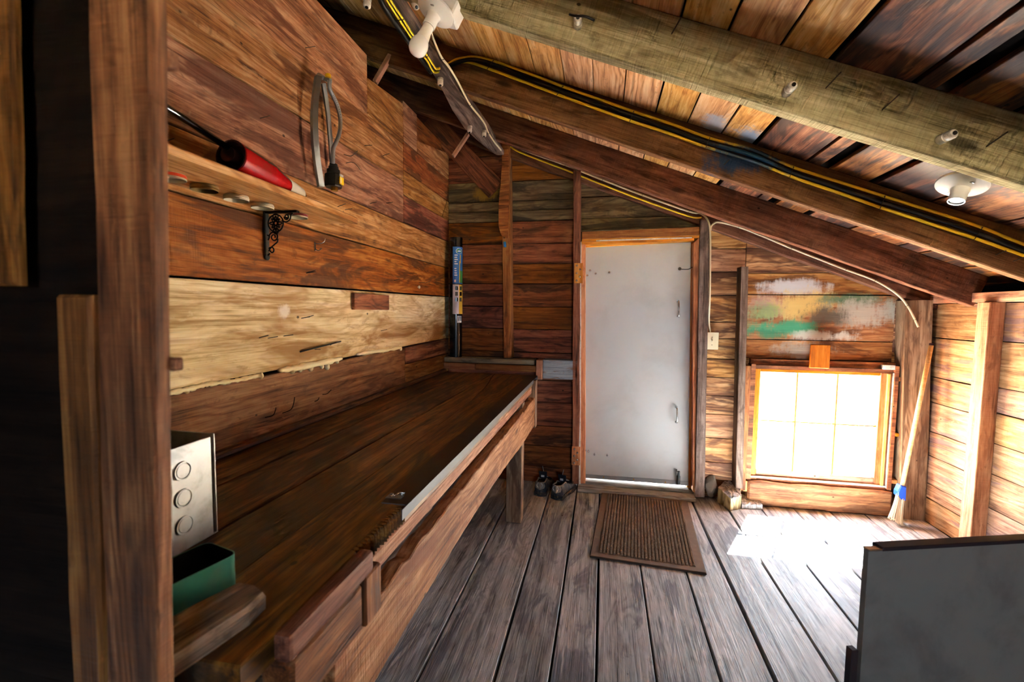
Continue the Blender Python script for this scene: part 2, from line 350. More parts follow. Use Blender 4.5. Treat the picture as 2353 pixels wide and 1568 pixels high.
def beam(name, parent, p0, p1, up, w_, t, mat, bev=.003, n=1, j=0):
    """beam from p0 to p1 (centre line), width w_ along `up`, thickness t across"""
    p0, p1 = V(p0), V(p1); ax = (p1-p0).normalized(); az = ax.cross(V(up)).normalized(); ay = az.cross(ax)
    L = (p1-p0).length
    if n == 1: return obox(name, parent, frame((p0+p1)/2, ax, ay), (L, w_, t), mat, bev)
    vs = []; fs = []; R = random.uniform
    for i in range(n+1):
        x = -L/2+L*i/n; a = w_/2+R(-j, j); b = -w_/2+R(-j, j); c = t/2
        e = min(bev, t*.3)
        vs += [(x, a, c-e), (x, a-e, c), (x, b+e, c), (x, b, c-e), (x, b, -c+e), (x, b+e, -c), (x, a-e, -c), (x, a, -c+e)]
    for i in range(n):
        for k in range(8): fs.append([i*8+k, i*8+(k+1) % 8, (i+1)*8+(k+1) % 8, (i+1)*8+k])
    fs += [list(range(7, -1, -1)), list(range(n*8, n*8+8))]
    bm = bmesh.new(); bv = [bm.verts.new(v) for v in vs]
    for f in fs: bm.faces.new([bv[i] for i in f])
    return link(name, bm_mesh(bm), mat, parent, frame((p0+p1)/2, ax, ay))
def smooth_path(pts, k=6):
    pts = [V(p) for p in pts]
    if len(pts) < 3: return pts
    out = []
    for i in range(len(pts)-1):
        p0 = pts[max(0, i-1)]; p1 = pts[i]; p2 = pts[i+1]; p3 = pts[min(len(pts)-1, i+2)]
        for q in range(k):
            t = q/k; out.append(.5*((2*p1)+(p2-p0)*t+(2*p0-5*p1+4*p2-p3)*t*t+(3*p1-p0-3*p2+p3)*t**3))
    out.append(pts[-1]); return out
def tube_mesh(pts, r, seg=8, closed=False, flat=1.0, ref=None):
    pts = [V(p) for p in pts]; n = len(pts); vs = []; fs = []
    rr = r if callable(r) else (lambda t: r)
    prev = None
    for i in range(n):
        a = pts[(i-1) % n] if (closed or i > 0) else pts[i]; b = pts[(i+1) % n] if (closed or i < n-1) else pts[i]
        t = (b-a).normalized()
        if prev is None:
            h = V(ref) if ref else (ZA if abs(t.z) < .9 else XA); u = (h - t*h.dot(t)).normalized()
        else: u = (prev - t*prev.dot(t)).normalized()
        prev = u; v = t.cross(u); q = rr(i/max(1, n-1))
        for k in range(seg): an = 2*PI*k/seg; vs.append(pts[i]+u*(math.cos(an)*q)+v*(math.sin(an)*q*flat))
    m = n if closed else n-1
    for i in range(m):
        for k in range(seg):
            i2 = (i+1) % n; fs.append([i*seg+k, i*seg+(k+1) % seg, i2*seg+(k+1) % seg, i2*seg+k])
    if not closed: fs += [list(range(seg-1, -1, -1)), list(range((n-1)*seg, n*seg))]
    return vs, fs
def tube(name, parent, pts, r, mat, seg=8, k=6, closed=False, flat=1.0, ref=None):
    pp = smooth_path(pts, k) if k > 1 and not closed else [V(p) for p in pts]
    c = sum(pp, V())/len(pp); vs, fs = tube_mesh([p-c for p in pp], r, seg, closed, flat, ref)
    return link(name, mesh(vs, fs), mat, parent, Matrix.Translation(c), smooth=seg > 5)
def tubes(name, parent, paths, r, mat, seg=6):
    """several strokes that make up one cast piece"""
    V_, F_ = [], []; c = V(paths[0][0])
    for P_ in paths:
        closed = (V(P_[0])-V(P_[-1])).length < 1e-6
        vs, fs = tube_mesh([V(p)-c for p in (P_[:-1] if closed else P_)], r, seg, closed); o = len(V_); V_ += vs; F_ += [[i+o for i in f] for f in fs]
    return link(name, mesh(V_, F_), mat, parent, Matrix.Translation(c), smooth=True)
def lathe(name, parent, prof, M, mat, seg=28, caps=True, smooth=True):
    """profile [(r, z)] turned about local Z"""
    vs = []; fs = []; n = len(prof)
    for r, z in prof:
        for k in range(seg): a = 2*PI*k/seg; vs.append((r*math.cos(a), r*math.sin(a), z))
    for i in range(n-1):
        for k in range(seg): fs.append([i*seg+k, i*seg+(k+1) % seg, (i+1)*seg+(k+1) % seg, (i+1)*seg+k])
    if caps: fs += [list(range(seg-1, -1, -1)), list(range((n-1)*seg, n*seg))]
    bm = bmesh.new(); bv = [bm.verts.new(v) for v in vs]
    for f in fs: bm.faces.new([bv[i] for i in f])
    bmesh.ops.remove_doubles(bm, verts=bm.verts, dist=1e-6)
    o = link(name, bm_mesh(bm), mat, parent, M)
    if smooth:
        for p in o.data.polygons: p.use_smooth = len(p.vertices) <= 4
        o.data.set_sharp_from_angle(angle=.7)
    return o
def zframe(o, z, x=None):
    z = V(z).normalized(); h = V(x) if x else (XA if abs(z.x) < .8 else YA); x_ = (h - z*h.dot(z)).normalized(); y_ = z.cross(x_)
    return Matrix(((x_.x, y_.x, z.x, o[0]), (x_.y, y_.y, z.y, o[1]), (x_.z, y_.z, z.z, o[2]), (0, 0, 0, 1)))
def joined(name, parent, boxes, mat):
    bm = bmesh.new()
    for lo, hi in boxes:
        r = bmesh.ops.create_cube(bm, size=1); d = V(hi)-V(lo)
        bmesh.ops.scale(bm, vec=d, verts=r['verts']); bmesh.ops.translate(bm, vec=(V(lo)+V(hi))/2, verts=r['verts'])
    return link(name, bm_mesh(bm), mat, parent)
def nail(parent, p, d, L=.03, r=.0016, head=True, name='nail', bend=None, mat='nail_steel'):
    p = V(p); d = V(d).normalized(); pts = [p-d*.01, p+d*L] if not bend else [p-d*.01, p+d*L*.55, p+d*L*.75+V(bend)*L*.6]
    o = tube(name, parent, pts, r, mat, 6, 1 if not bend else 3)
    return o
# ================================================================== THE SETTING
LX, RX, BY = -1.22, 2.12, 3.50
NEARY = -2.0
# ---- ground outside
g = link('ground', mesh([(-30, 3.75, -.25), (30, 3.75, -.25), (30, 45, -.25), (-30, 45, -.25)], [[0, 1, 2, 3]]), 'ground_dirt'); tag(g, kind='structure')
g = link('ground', mesh([(-30, -45, -.25), (30, -45, -.25), (30, -2.3, -.25), (-30, -2.3, -.25)], [[0, 1, 2, 3]]), 'ground_dirt'); tag(g, kind='structure')

# ---- floor
floor = joined('floor', None, [((-1.95, NEARY-.1, -.09), (2.3, BY+.2, -.042))], 'dark_void'); tag(floor, kind='structure')
fx = [-1.22, -1.02, -.86, -.635, -.36, -.16, .008, .229, .460, .660, .885, 1.113, 1.335, 1.56, 1.775, 1.96, 2.125]
for a, b in zip(fx, fx[1:]):
    gp = random.choice([.0025, .004, .006])
    slab('plank', floor, YA, -XA, 0, rpoly(NEARY, BY+.04, -b+gp, -a-gp, 8, .003), .04, 'floor_grey', .003)

# ---- left wall
wl = joined('wall_left', None, [((-1.30, .40, 0), (-1.262, BY+.05, 2.50)), ((-1.95, .40, 2.50), (-1.262, BY+.05, 2.53)), ((-1.95, NEARY, 0), (-1.92, BY+.05, 3.3))], 'dark_void'); tag(wl, kind='structure')
def lb(y0, y1, z0, z1, mat, off=0., z1b=None, z0b=None, j=.0018, notch=None):
    n = max(3, int((y1-y0)*3)); p = []
    for i in range(n+1): t = i/n; p.append((y0+(y1-y0)*t, z0+((z0b if z0b is not None else z0)-z0)*t+random.uniform(-j, j)))
    for i in range(n, -1, -1): t = i/n; p.append((y0+(y1-y0)*t, z1+((z1b if z1b is not None else z1)-z1)*t+random.uniform(-j, j)))
    if notch: p = notch(p)
    return slab('plank', wl, YA, ZA, LX+off, p, .028, mat, .0025)
lb(.5, BY, .0, .43, 'wall_low'); lb(.5, BY, .436, .855, 'wall_low')
lb(.5, 2.676, .86, 1.104, 'wall_low', z1b=1.112); lb(2.682, BY, .86, 1.005, 'wall_low', z1b=1.0); lb(2.682, BY, 1.01, 1.114, 'wall_low', z0b=1.005, z1b=1.12)
lb(.5, BY, 1.113, 1.437, 'wall_pale', z0b=1.127, z1b=1.455, off=.003)
lb(.5, BY, 1.446, 1.689, 'wall_red', z0b=1.463, z1b=1.682)
lb(.5, BY, 1.695, 1.868, 'wall_brown', z0b=1.688, z1b=1.893)
lb(.5, 2.664, 1.873, 2.115, 'wall_brown', z0b=1.89, z1b=2.136); lb(2.67, BY, 1.898, 2.055, 'wall_red'); lb(2.67, BY, 2.060, 2.205, 'wall_brown')
lb(.5, 2.664, 2.120, 2.340, 'wall_brown', z0b=2.141, z1b=2.360); lb(2.67, BY, 2.210, 2.375, 'wall_red')
lb(.5, 2.235, 2.345, 2.668, 'wall_brown', z1b=2.655); lb(2.241, 2.664, 2.362, 2.545, 'wall_brown', z1b=2.60, z0b=2.365)
lb(2.67, 2.875, 2.38, 2.62, 'wall_brown'); lb(2.881, BY, 2.38, 2.455, 'wall_brown', z1b=2.58)

lb(2.87, BY, 2.42, 2.64, 'back_brown', off=-.032)
# ---- ceiling: roof boards and rafters
ce = joined('ceiling', None, [], 'dark_void') if False else None
def roofpt(x, k=0): return V((x, 0, dz(x)+k))
rax = V((1, 0, SL)).normalized()
bm = bmesh.new(); vs = [bm.verts.new(v) for v in [(-1.95, NEARY-.1, dz(-1.95)+.03), (2.45, NEARY-.1, dz(2.45)+.03), (2.45, BY+.12, dz(2.45)+.03), (-1.95, BY+.12, dz(-1.95)+.03)]]
vt = [bm.verts.new(v.co+V((0, 0, .03))) for v in vs]
bm.faces.new(vs); bm.faces.new(vt[::-1])
for i in range(4): bm.faces.new([vs[i], vs[(i+1) % 4], vt[(i+1) % 4], vt[i]])
ce = link('ceiling', bm_mesh(bm), 'dark_void'); tag(ce, kind='structure')
sx = [-1.95, -1.80, -1.66, -1.51, -1.37, -1.22, -1.08, -.93, -.785, -.639, -.503, -.366, -.219, -.075, .072, .228, .377, .536, .690, .915, .978, 1.015, 1.20, 1.43, 1.69, 1.80, 2.02, 2.25, 2.44]
q = math.sqrt(1+SL*SL)
for a, b in zip(sx, sx[1:]):
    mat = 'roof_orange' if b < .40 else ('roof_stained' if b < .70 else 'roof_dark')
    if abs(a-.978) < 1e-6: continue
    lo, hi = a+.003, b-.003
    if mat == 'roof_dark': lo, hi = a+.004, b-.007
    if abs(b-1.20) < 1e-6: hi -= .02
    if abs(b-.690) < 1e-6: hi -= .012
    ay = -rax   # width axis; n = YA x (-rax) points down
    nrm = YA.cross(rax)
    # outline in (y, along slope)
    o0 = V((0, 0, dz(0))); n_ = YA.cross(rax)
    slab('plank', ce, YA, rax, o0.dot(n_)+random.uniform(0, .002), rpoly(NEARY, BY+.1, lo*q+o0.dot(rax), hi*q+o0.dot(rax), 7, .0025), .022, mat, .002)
def rafter(y, mat, x0=-1.9, x1=2.13, t=.05, h=.185, mats=None):
    a = V((x0, y+t/2, rz(x0))); b = V((x1, y+t/2, rz(x1))); up = V((-SL, 0, 1)).normalized()
    return beam('rafter', ce, a+up*h/2, b+up*h/2, up, h, t, mat, .004, 14, .0025)
rafter(1.65, 'rafter_grey', x1=2.2); rafter(2.39, 'rafter_blue', x1=2.2); rafter(3.09, 'rafter_brown', x1=2.085)
rafter(3.43, 'rafter_brown', t=.055, h=.16); rafter(.92, 'rafter_brown', x1=2.2); rafter(.20, 'rafter_brown', x1=2.2); rafter(-.55, 'rafter_brown', x1=2.2)

# ---- back wall
wb = joined('wall_back', None, [((LX-.75, BY+.028, -.05), (-.15, BY+.05, 3.05)), ((-.15, BY+.028, 1.93), (.66, BY+.05, 2.40)), ((.66, BY+.028, -.05), (1.04, BY+.05, 2.05)),
    ((1.04, BY+.028, 1.0), (1.91, BY+.05, 1.70)), ((1.04, BY+.028, 1.70), (1.26, BY+.05, 1.96)), ((1.26, BY+.028, 1.70), (1.52, BY+.05, 1.86)), ((1.52, BY+.028, 1.69), (1.76, BY+.05, 1.76)), ((1.04, BY+.028, -.05), (1.91, BY+.05, .17)), ((1.91, BY+.028, -.05), (2.3, BY+.05, 1.62))], 'dark_void'); tag(wb, kind='structure')
def bb(x0, x1, zs, mats, gap=.0025, off=0):
    for i, (z0, z1) in enumerate(zip(zs, zs[1:])):
        p = rpoly(x0, x1, z0+gap, z1-gap, max(3, int((x1-x0)*5)), .0015); p = clip(p, 2.40, SL)
        if len(p) >= 3: slab('plank', wb, XA, ZA, -(BY)+off+random.uniform(0, .003), p, .026, mats[i % len(mats)] if isinstance(mats, (list, tuple)) else mats, .002)
B, G_, Rr, Pp = 'back_brown', 'back_grey', 'back_right', 'back_paint'
zl = [.985, 1.03, 1.21, 1.385, 1.562, 1.715, 1.868, 2.04, 2.122, 2.195, 2.345, 2.54, 2.70, 2.86]
ml = [B, B, B, B, B, B, B, G_, G_, G_, B, B, B]
bb(LX, -.735, zl, ml)
bb(-.73, -.19, zl, ml)
bb(LX, -.19, [0, .129, .293, .453, .643, .815, .98], B)
bb(-.185, .695, [1.955, 2.048, 2.204, 2.40], G_)
bb(.70, .975, [.0, .131, .261, .442, .618, .755, .889, 1.024, 1.169, 1.29, 1.48, 1.647, 1.81, 1.944, 2.15], Rr)
bb(.98, 1.93, [1.036, 1.172, 1.487, 1.638, 1.81, 2.02], [Pp, Pp, Pp, Rr, Rr])
bb(.98, 1.035, [0, .2, .5, .8, 1.036], Rr); bb(1.915, 2.12, [0, .25, .55, .85, 1.1, 1.45, 1.6], Rr)
def stud(u0, v0, u1, v1, yf, w_, d, mat, name='stud', j=0, par=None):
    """upright whose front-left edge runs through two pixels on the plane y = yf"""
    a, b = onY(u0, v0, yf), onY(u1, v1, yf); off = V((w_/2, d/2, 0))
    return beam(name, par or wb, b+off, a+off, XA, w_, d, mat, .003, 8, j)
stud(1152, 330, 1157, 823, 3.40, .062, .10, 'stud_brown', j=.002)
stud(1318, 392, 1314, 1112, 3.40, .055, .10, 'stud_brown', j=.004)
stud(1609, 505, 1598, 1142, 3.40, .062, .10, 'stud_dark', j=.002)
stud(1703, 613, 1690, 1122, 3.40, .048, .10, 'stud_dark', j=.001)
stud(2081, 690, 2066, 1197, 3.40, .155, .10, 'bench_leg', j=.002)
box('stud', wb, (.985, 3.41, .10), (1.02, 3.5, .99), 'stud_brown')
# brace behind the first stud, and the sheathing strip over it
beam('brace', wb, onY(985, 275, 3.44), onY(1140, 437, 3.44), V((0, 0, 1)), .16, .04, 'back_brown', .006)
p = [onY(u, v, 3.393) for u, v in ((1157, 322), (1151, 420), (1146, 470), (1146, 520), (1150, 536), (1157, 548), (1168, 548), (1170, 420), (1168, 322))]
slab('patch_board', wb, XA, ZA, -3.385, [(a.x, a.z) for a in p], .012, 'block_wood', .002)
# ledge, blue painted board
box('ledge_board', wb, (LX+.005, 3.385, .945), (-.50, 3.5, .983), 'ledge_grey', .004)
box('ledge_board', wb, (LX+.005, 3.375, .893), (-.96, 3.5, .94), 'stud_brown', .003); box('ledge_board', wb, (-.957, 3.375, .893), (-.485, 3.5, .94), 'stud_brown', .003)
box('ledge_block', wb, (-.484, 3.37, .835), (-.437, 3.5, .985), 'stud_light', .003, ax=2)
box('painted_board', wb, (-.436, 3.40, .842), (-.176, 3.5, .987), 'blue_board', .004, ax=0)
# header over the door
h = [onY(u, v, 3.405) for u, v in ((1337, 550), (1608, 541), (1608, 521), (1337, 533))]
slab('header', wb, XA, ZA, -3.405, [(a.x, a.z) for a in h], .09, 'stud_brown', .003)
# low beam under the window
bm_pts = rpoly(1.035, 1.93, .0, .172, 10, .005)
slab('sill_beam', wb, XA, ZA, -3.405, bm_pts, .11, 'wall_low', .012)
for u, v, w_ in ((2066, 872, .028), (2061, 1000, .022), (2052, 1108, .025)):
    a = onY(u, v, 3.43); box('spacer_block', wb, (a.x-.015, 3.43, a.z-w_/2), (1.965, 3.5, a.z+w_/2), 'orange_trim', .002)
for u, v, h_ in ((1718, 893, .075), (1713, 1118, .075)):
    a = onY(u, v, 3.42); box('spacer_block', wb, (a.x-.012, 3.42, a.z-h_/2), (a.x+.012, 3.5, a.z+h_/2), 'orange_trim', .002, ax=2)
box('window_blocking', wb, (1.03, 3.47, .99), (1.93, 3.5, 1.036), 'stud_brown', .002)
a = onY(1865, 792, 3.41); b = onY(1907, 848, 3.41)
slab('cleat', wb, ZA, -XA, -3.0, [(0, 0)]*3, .1, 'orange_trim') if False else obox('cleat', wb, frame(((a.x+b.x)/2, 3.425, (a.z+b.z)/2), ZA, XA), (a.z-b.z, b.x-a.x, .022), 'cleat_orange', .004)

# ---- right wall
wr = joined('wall_right', None, [((RX+.026, NEARY, -.05), (RX+.05, BY+.05, 1.44)), ((2.26, NEARY, 1.38), (2.28, BY+.05, 1.62)), ((RX+.026, NEARY, 1.40), (2.28, BY+.05, 1.42))], 'dark_void'); tag(wr, kind='structure')
def rb(y0, y1, z0, z1, mat='right_light', z0b=None, z1b=None):
    slab('plank', wr, -YA, ZA, -RX+random.uniform(0, .003), [(-p[0], p[1]) for p in rpoly(y0, y1, z0+.0025, z1-.0025, 5, .002)][::-1], .024, mat, .002)
zr = [0, .155, .275, .36, .50, .655, .80, .965, 1.08, 1.215, 1.43]
zr = [0, .16, .255, .44, .60, .79, .955, 1.21, 1.43]
for z0, z1 in zip(zr, zr[1:]): rb(2.965, BY, z0, z1)
zr2 = [0, .13, .30, .49, .66, .83, .97, 1.22, 1.43]
for z0, z1 in zip(zr2, zr2[1:]): rb(-.2, 2.96, z0, z1); rb(NEARY, -.206, z0, z1)
box('stud', wr, (2.045, 2.92, 0), (2.12, 3.005, 1.432), 'stud_light', .003)
box('stud', wr, (2.045, 1.72, 0), (2.12, 1.80, 1.432), 'stud_light', .003); box('stud', wr, (2.045, .5, 0), (2.12, .58, 1.432), 'stud_light', .003)
box('top_plate', wr, (2.075, NEARY, 1.433), (2.25, BY, 1.488), 'stud_light', .003)

# ---- near studs at the left edge with an added dark sheet behind, and the rear of the room
wn = joined('near_shade_sheet', None, [((-1.92, .455, 0), (-.60, .47, 2.9))], 'near_shade'); tag(wn, kind='structure')  # sheet added so the openings between the studs read as darkness
def nb(uL, uR, vt, vb, z0, z1, y, d, mat, name='stud'):
    a, b, c, e = onY(uL[0], vt, y), onY(uR[0], vt, y), onY(uL[1], vb, y), onY(uR[1], vb, y)
    def at(p, q_, z): t = (z-p.z)/(q_.z-p.z); return p.x+(q_.x-p.x)*t
    n = 14; L_ = []; R_ = []
    for i in range(n+1):
        z = z0+(z1-z0)*i/n; L_.append((z, -at(a, c, z)+random.uniform(-.002, .002))); R_.append((z, -at(b, e, z)+random.uniform(-.001, .001)))
    slab(name, wn, ZA, -XA, -y, [(z, x) for z, x in R_]+[(z, x) for z, x in reversed(L_)], d, mat, .004)
nb((203, 245), (342, 364), 0, 1568, 0, 2.3, .42, .020, 'post_near')
nb((128, 166), (205, 232), 690, 1568, 0, 1.372, .440, .012, 'post_near')
nb((-90, -60), (22, 40), 0, 660, 1.382, 2.5, .425, .010, 'post_near')
for (u, v, hh) in ((381, 127, .018), (393, 840, .015)):
    p_ = onY(u, v, .437); box('peg', wn, (p_.x-.03, .4405, p_.z-hh/2), (p_.x, .4545, p_.z+hh/2), 'post_near', .002)
RWX0, RWX1, RWZ0, RWZ1 = .45, 1.15, 1.1, 1.75
wf = joined('wall_front', None, [((-1.95, NEARY-.05, -.05), (RWX0, NEARY, 3.2)), ((RWX1, NEARY-.05, -.05), (2.3, NEARY, 1.95)), ((RWX0, NEARY-.05, -.05), (RWX1, NEARY, RWZ0)), ((RWX0, NEARY-.05, RWZ1), (RWX1, NEARY, 2.36))], 'wall_brown'); tag(wf, kind='structure')
w2 = joined('window_2', None, [((RWX0, NEARY-.05, RWZ0), (RWX0+.05, NEARY, RWZ1)), ((RWX1-.05, NEARY-.05, RWZ0), (RWX1, NEARY, RWZ1)), ((RWX0+.05, NEARY-.05, RWZ0), (RWX1-.05, NEARY, RWZ0+.05)), ((RWX0+.05, NEARY-.05, RWZ1-.05), (RWX1-.05, NEARY, RWZ1))], 'orange_trim'); tag(w2, kind='structure')
box('pane', w2, (RWX0+.05, NEARY-.03, RWZ0+.05), (RWX1-.05, NEARY-.026, RWZ1-.05), 'window_glass', 0)

# ---- door
def qslab(name, par, pix, y, thick, mat, ch=.002, vert=True):
    p = [onY(u, v, y) for u, v in pix]
    if vert: return slab(name, par, ZA, -XA, -y, [(a.z, -a.x) for a in p], thick, mat, ch)
    return slab(name, par, XA, ZA, -y, [(a.x, a.z) for a in p], thick, mat, ch)
dr = qslab('door_1', None, [(1344, 1099), (1582, 1116), (1586, 559), (1345, 571)][::-1] if False else [(1344, 1099), (1582, 1117), (1588, 556), (1344, 569)], 3.50, .035, 'door_paint', .003); tag(dr, kind='structure')
qslab('door_jamb', dr, [(1334, 1112), (1345, 1112), (1345, 562), (1334, 556)], 3.425, .085, 'orange_trim')
qslab('door_jamb', dr, [(1592, 1130), (1600, 1135), (1608, 545), (1594, 558)], 3.425, .085, 'orange_trim')
qslab('door_jamb', dr, [(1336, 563), (1595, 553), (1595, 545), (1336, 554)], 3.425, .085, 'orange_trim', vert=False)
qslab('door_casing', dr, [(1330, 1114), (1334, 1114), (1336, 556), (1332, 556)], 3.418, .06, 'white_paint', .001)
qslab('door_casing', dr, [(1600, 1140), (1604, 1142), (1611, 543), (1608, 543)], 3.418, .06, 'white_paint', .001)
qslab('door_casing', dr, [(1337, 556), (1607, 547), (1607, 541), (1337, 550)], 3.41, .07, 'orange_trim', .001, vert=False)
qslab('door_casing', dr, [(1370, 555), (1590, 547.5), (1590, 545), (1370, 552)], 3.408, .004, 'white_paint', .0005, vert=False)
qslab('door_stop', dr, [(1578, 1122), (1606, 1128), (1614, 545), (1584, 556)], 3.505, .05, 'orange_trim')
qslab('door_stop', dr, [(1334, 1105), (1346, 1105), (1347, 560), (1336, 560)], 3.54, .03, 'orange_trim')
qslab('door_stop', dr, [(1336, 573), (1618, 560), (1618, 530), (1336, 545)], 3.54, .03, 'orange_trim', vert=False)
# threshold
a = onY(1328, 1118, 3.40); c = onY(1597, 1146, 3.40)
box('threshold', dr, (-.155, 3.365, 0), (.685, 3.56, .030), 'threshold_grey', .004); box('threshold', dr, (-.12, 3.46, .030), (.655, 3.56, .055), 'threshold_grey', .003)
qslab('sweep_strip', dr, [(1344, 1099), (1582, 1117), (1582, 1107), (1344, 1090)], 3.496, .004, 'aluminium', .0005, vert=False)
for u, v in ((1387, 1097), (1456, 1102), (1529, 1109)):
    lathe('screw', dr, [(.006, 0), (.005, .003)], zframe(onY(u, v, 3.492), (0, -1, 0)), 'brass', 10)
for us in (((1350, 634), (1356, 623), (1369, 630), (1400, 627)), ((1345, 1033), (1352, 1035), (1366, 1042), (1395, 1044))):
    for u, v in us:
        a = onY(u, v, 3.498); lathe('bolt', dr, [(.004, 0), (.004, .03), (.008, .031), (.007, .037), (.003, .039)], zframe(a, (0, -1, 0)), 'bright_steel', 10)
for (u, v0, v1) in ((1558, 692, 728), (1554, 936, 970)):
    a, b = onY(u, v0, 3.50), onY(u, v1, 3.50); m = (a+b)/2
    hd = tube('door_handle', dr, [a, a+V((0, -.03, -.004)), m+V((0, -.04, 0)), b+V((0, -.03, .004)), b], .006, 'bright_steel', 8, 5)
    for p_ in (a, b): lathe('handle_foot', hd, [(.011, 0), (.009, .004)], zframe(p_, (0, -1, 0)), 'bright_steel', 12)
a = onY(1558, 1098, 3.495)
bl = lathe('door_bolt', dr, [(.012, -.045), (.012, .02), (.009, .021), (.009, .055)], Matrix.Translation(a+V((0, -.02, 0))), 'iron_grey', 14)
tube('bolt_lever', bl, [a+V((-.006, -.028, .05)), a+V((-.016, -.04, .06)), a+V((-.018, -.04, .075))], .004, 'iron_grey', 6, 3)
tube('hook', dr, [onY(1562, 618, 3.495), onY(1568, 619, 3.47), onY(1582, 619, 3.46), onY(1591, 614, 3.45)], .003, 'iron_grey', 6, 4)
lathe('hook_plate', dr, [(.012, 0), (.01, .012), (.004, .02)], zframe(onY(1562, 618, 3.499), (0, -1, 0)), 'nail_steel', 12)
for (u0, v0, u1, v1) in ((1320, 605, 1339, 651), (1314, 1026, 1333, 1070)):
    a, b = onY(u0, v0, 3.392), onY(u1, v1, 3.392)
    hp = box('hinge_plate', dr, (a.x, 3.388, b.z), (b.x, 3.396, a.z), 'orange_trim', .001, ax=2)
    for k in range(5):
        px = a.x+(.3 if k % 2 == 0 else .66)*(b.x-a.x); pz = a.z+(b.z-a.z)*(.13+.185*k)
        lathe('bolt', hp, [(.008, 0), (.007, .006), (.003, .009)], zframe((px, 3.388, pz), (0, -1, 0)), 'bright_steel', 10)

# ---- window
wx0, wx1, wz0, wz1 = 1.055, 1.905, .185, .972
win = joined('window_1', None, [((wx0-.03, 3.425, wz0-.005), (wx0, 3.56, wz1+.03)), ((wx1, 3.425, wz0-.005), (wx1+.022, 3.56, wz1+.045)), ((wx0, 3.45, wz1-.005), (wx1, 3.56, wz1+.02)), ((wx0, 3.44, wz0-.02), (wx1, 3.62, wz0+.004))], 'stud_brown'); tag(win, kind='structure')
gx0, gx1, gz0, gz1 = 1.098, 1.838, .245, .945
for a in ([(wx0, 3.455, wz0+.004), (gx0, 3.50, wz1-.005)], [(gx1, 3.455, wz0+.004), (wx1, 3.50, wz1-.005)]): box('sash_stile', win, *a, 'orange_trim', .003)
box('sash_rail', win, (gx0, 3.46, wz0+.004), (gx1, 3.50, gz0), 'stud_light', .003); box('sash_rail', win, (gx0, 3.46, gz1), (gx1, 3.50, wz1-.005), 'orange_trim', .003)
box('sash_strip', win, (1.872, 3.44, wz0+.01), (1.888, 3.456, wz1-.01), 'broom_handle', .002)
mxs = [1.338, 1.588]; mz = .598
for x in mxs: box('muntin', win, (x-.0055, 3.468, gz0), (x+.0055, 3.496, gz1), 'orange_trim', .002)
box('muntin', win, (gx0, 3.47, mz-.0045), (gx1, 3.494, mz+.0045), 'orange_trim', .002)
xs = [gx0]+mxs+[gx1]
for x0, x1 in zip(xs, xs[1:]):
    for z0, z1 in ((gz0, mz), (mz, gz1)): box('pane', win, (x0+.004, 3.480, z0+.004), (x1-.004, 3.4835, z1-.004), 'window_glass', 0)
box('weather_strip', win, (wx0-.002, 3.44, wz0+.003), (wx1+.002, 3.458, wz0+.016), 'white_paint', .002)
box('weather_strip', win, (wx1-.004, 3.436, wz0), (wx1+.008, 3.45, wz1), 'white_paint', .002)
box('weather_strip', win, (wx0-.006, 3.436, wz0+.06), (wx0+.003, 3.45, wz1), 'white_paint', .002)
box('flashing', win, (1.84, 3.43, wz1+.02), (wx1, 3.47, wz1+.05), 'white_paint', .001)

# ================================================================== THINGS
# ---- workbench
wbn = thing('workbench', (-.85, 2.0, 0), 'long worn brown plank workbench with metal edge strip along the left wall', 'workbench')
def crack(y):
    pts = [(.5, -.64), (2.0, -.672), (2.34, -.686), (2.8, -.72), (3.1, -.765), (3.2, -.786), (3.27, -.79), (3.375, -.806)]
    for (a, b), (c, d) in zip(pts, pts[1:]):
        if y <= c: return b+(d-b)*(y-a)/(c-a)
    return pts[-1][1]
def topslab(pts): return slab('top_plank', wbn, YA, -XA, .87, [(y, -x) for y, x in pts], .042, 'bench_top', .003)
y0, y1 = .505, 3.364
yy = [y0+(y1-y0)*i/14 for i in range(15)]
J = lambda: random.uniform(-.0015, .0015)
topslab([(y, -1.022+J()) for y in yy]+[(y, -1.217) for y in yy[::-1]])
topslab([(y, -.822+J()) for y in yy]+[(y, -1.017+J()) for y in yy[::-1]])
topslab([(y, crack(y)-.0006-max(0, y-2)*.0022+J()*.3) for y in yy]+[(y, -.812+J()) if y < 3.1 else (y, -.8145) for y in yy[::-1]])
fr = []
y = y0
while y < 1.02:
    if y > .80: fr += [(y, -.470-random.uniform(0, .004)), (y+.008, -.484-random.uniform(0, .010))]; y += .014
    else: fr.append((y, -.472+J())); y += .05
fr += [(y, -.471+J()) for y in [1.03, 1.3, 1.7, 2.1, 2.5, 2.9, 3.2, 3.364]]
topslab(fr+[(y, crack(y)+.0006+max(0, y-2)*.0022) for y in yy[::-1]])
box('back_strip', wbn, (-1.218, .51, .871), (-1.185, 3.364, .893), 'bench_top', .006)
box('front_beam', wbn, (-.54, .80, .775), (-.476, 3.12, .826), 'bench_front', .006)
ap = []
n = 60
for i in range(n+1): t = i/n; y = .69+(3.125-.69)*t; ap.append((y, .565+.03*math.sin(PI*min(1, t*1.3))-.04*max(0, t-.6)+random.uniform(-.002, .002)))
for i in range(n, -1, -1): t = i/n; y = .69+(3.125-.69)*t; ap.append((y, .752+random.uniform(-.006, .004)-(.012*random.random() if random.random() < .2 else 0)))
slab('apron', wbn, YA, ZA, -.452, ap, .04, 'bench_front', .003)
box('end_board', wbn, (-.51, 3.13, .53), (-.447, 3.20, .866), 'bench_leg', .003, ax=2)
box('edge_block', wbn, (-.469, .562, .832), (-.440, .815, .876), 'bench_red', .008, seg=2); box('edge_block', wbn, (-.50, .570, .735), (-.442, .775, .829), 'bench_red', .006)
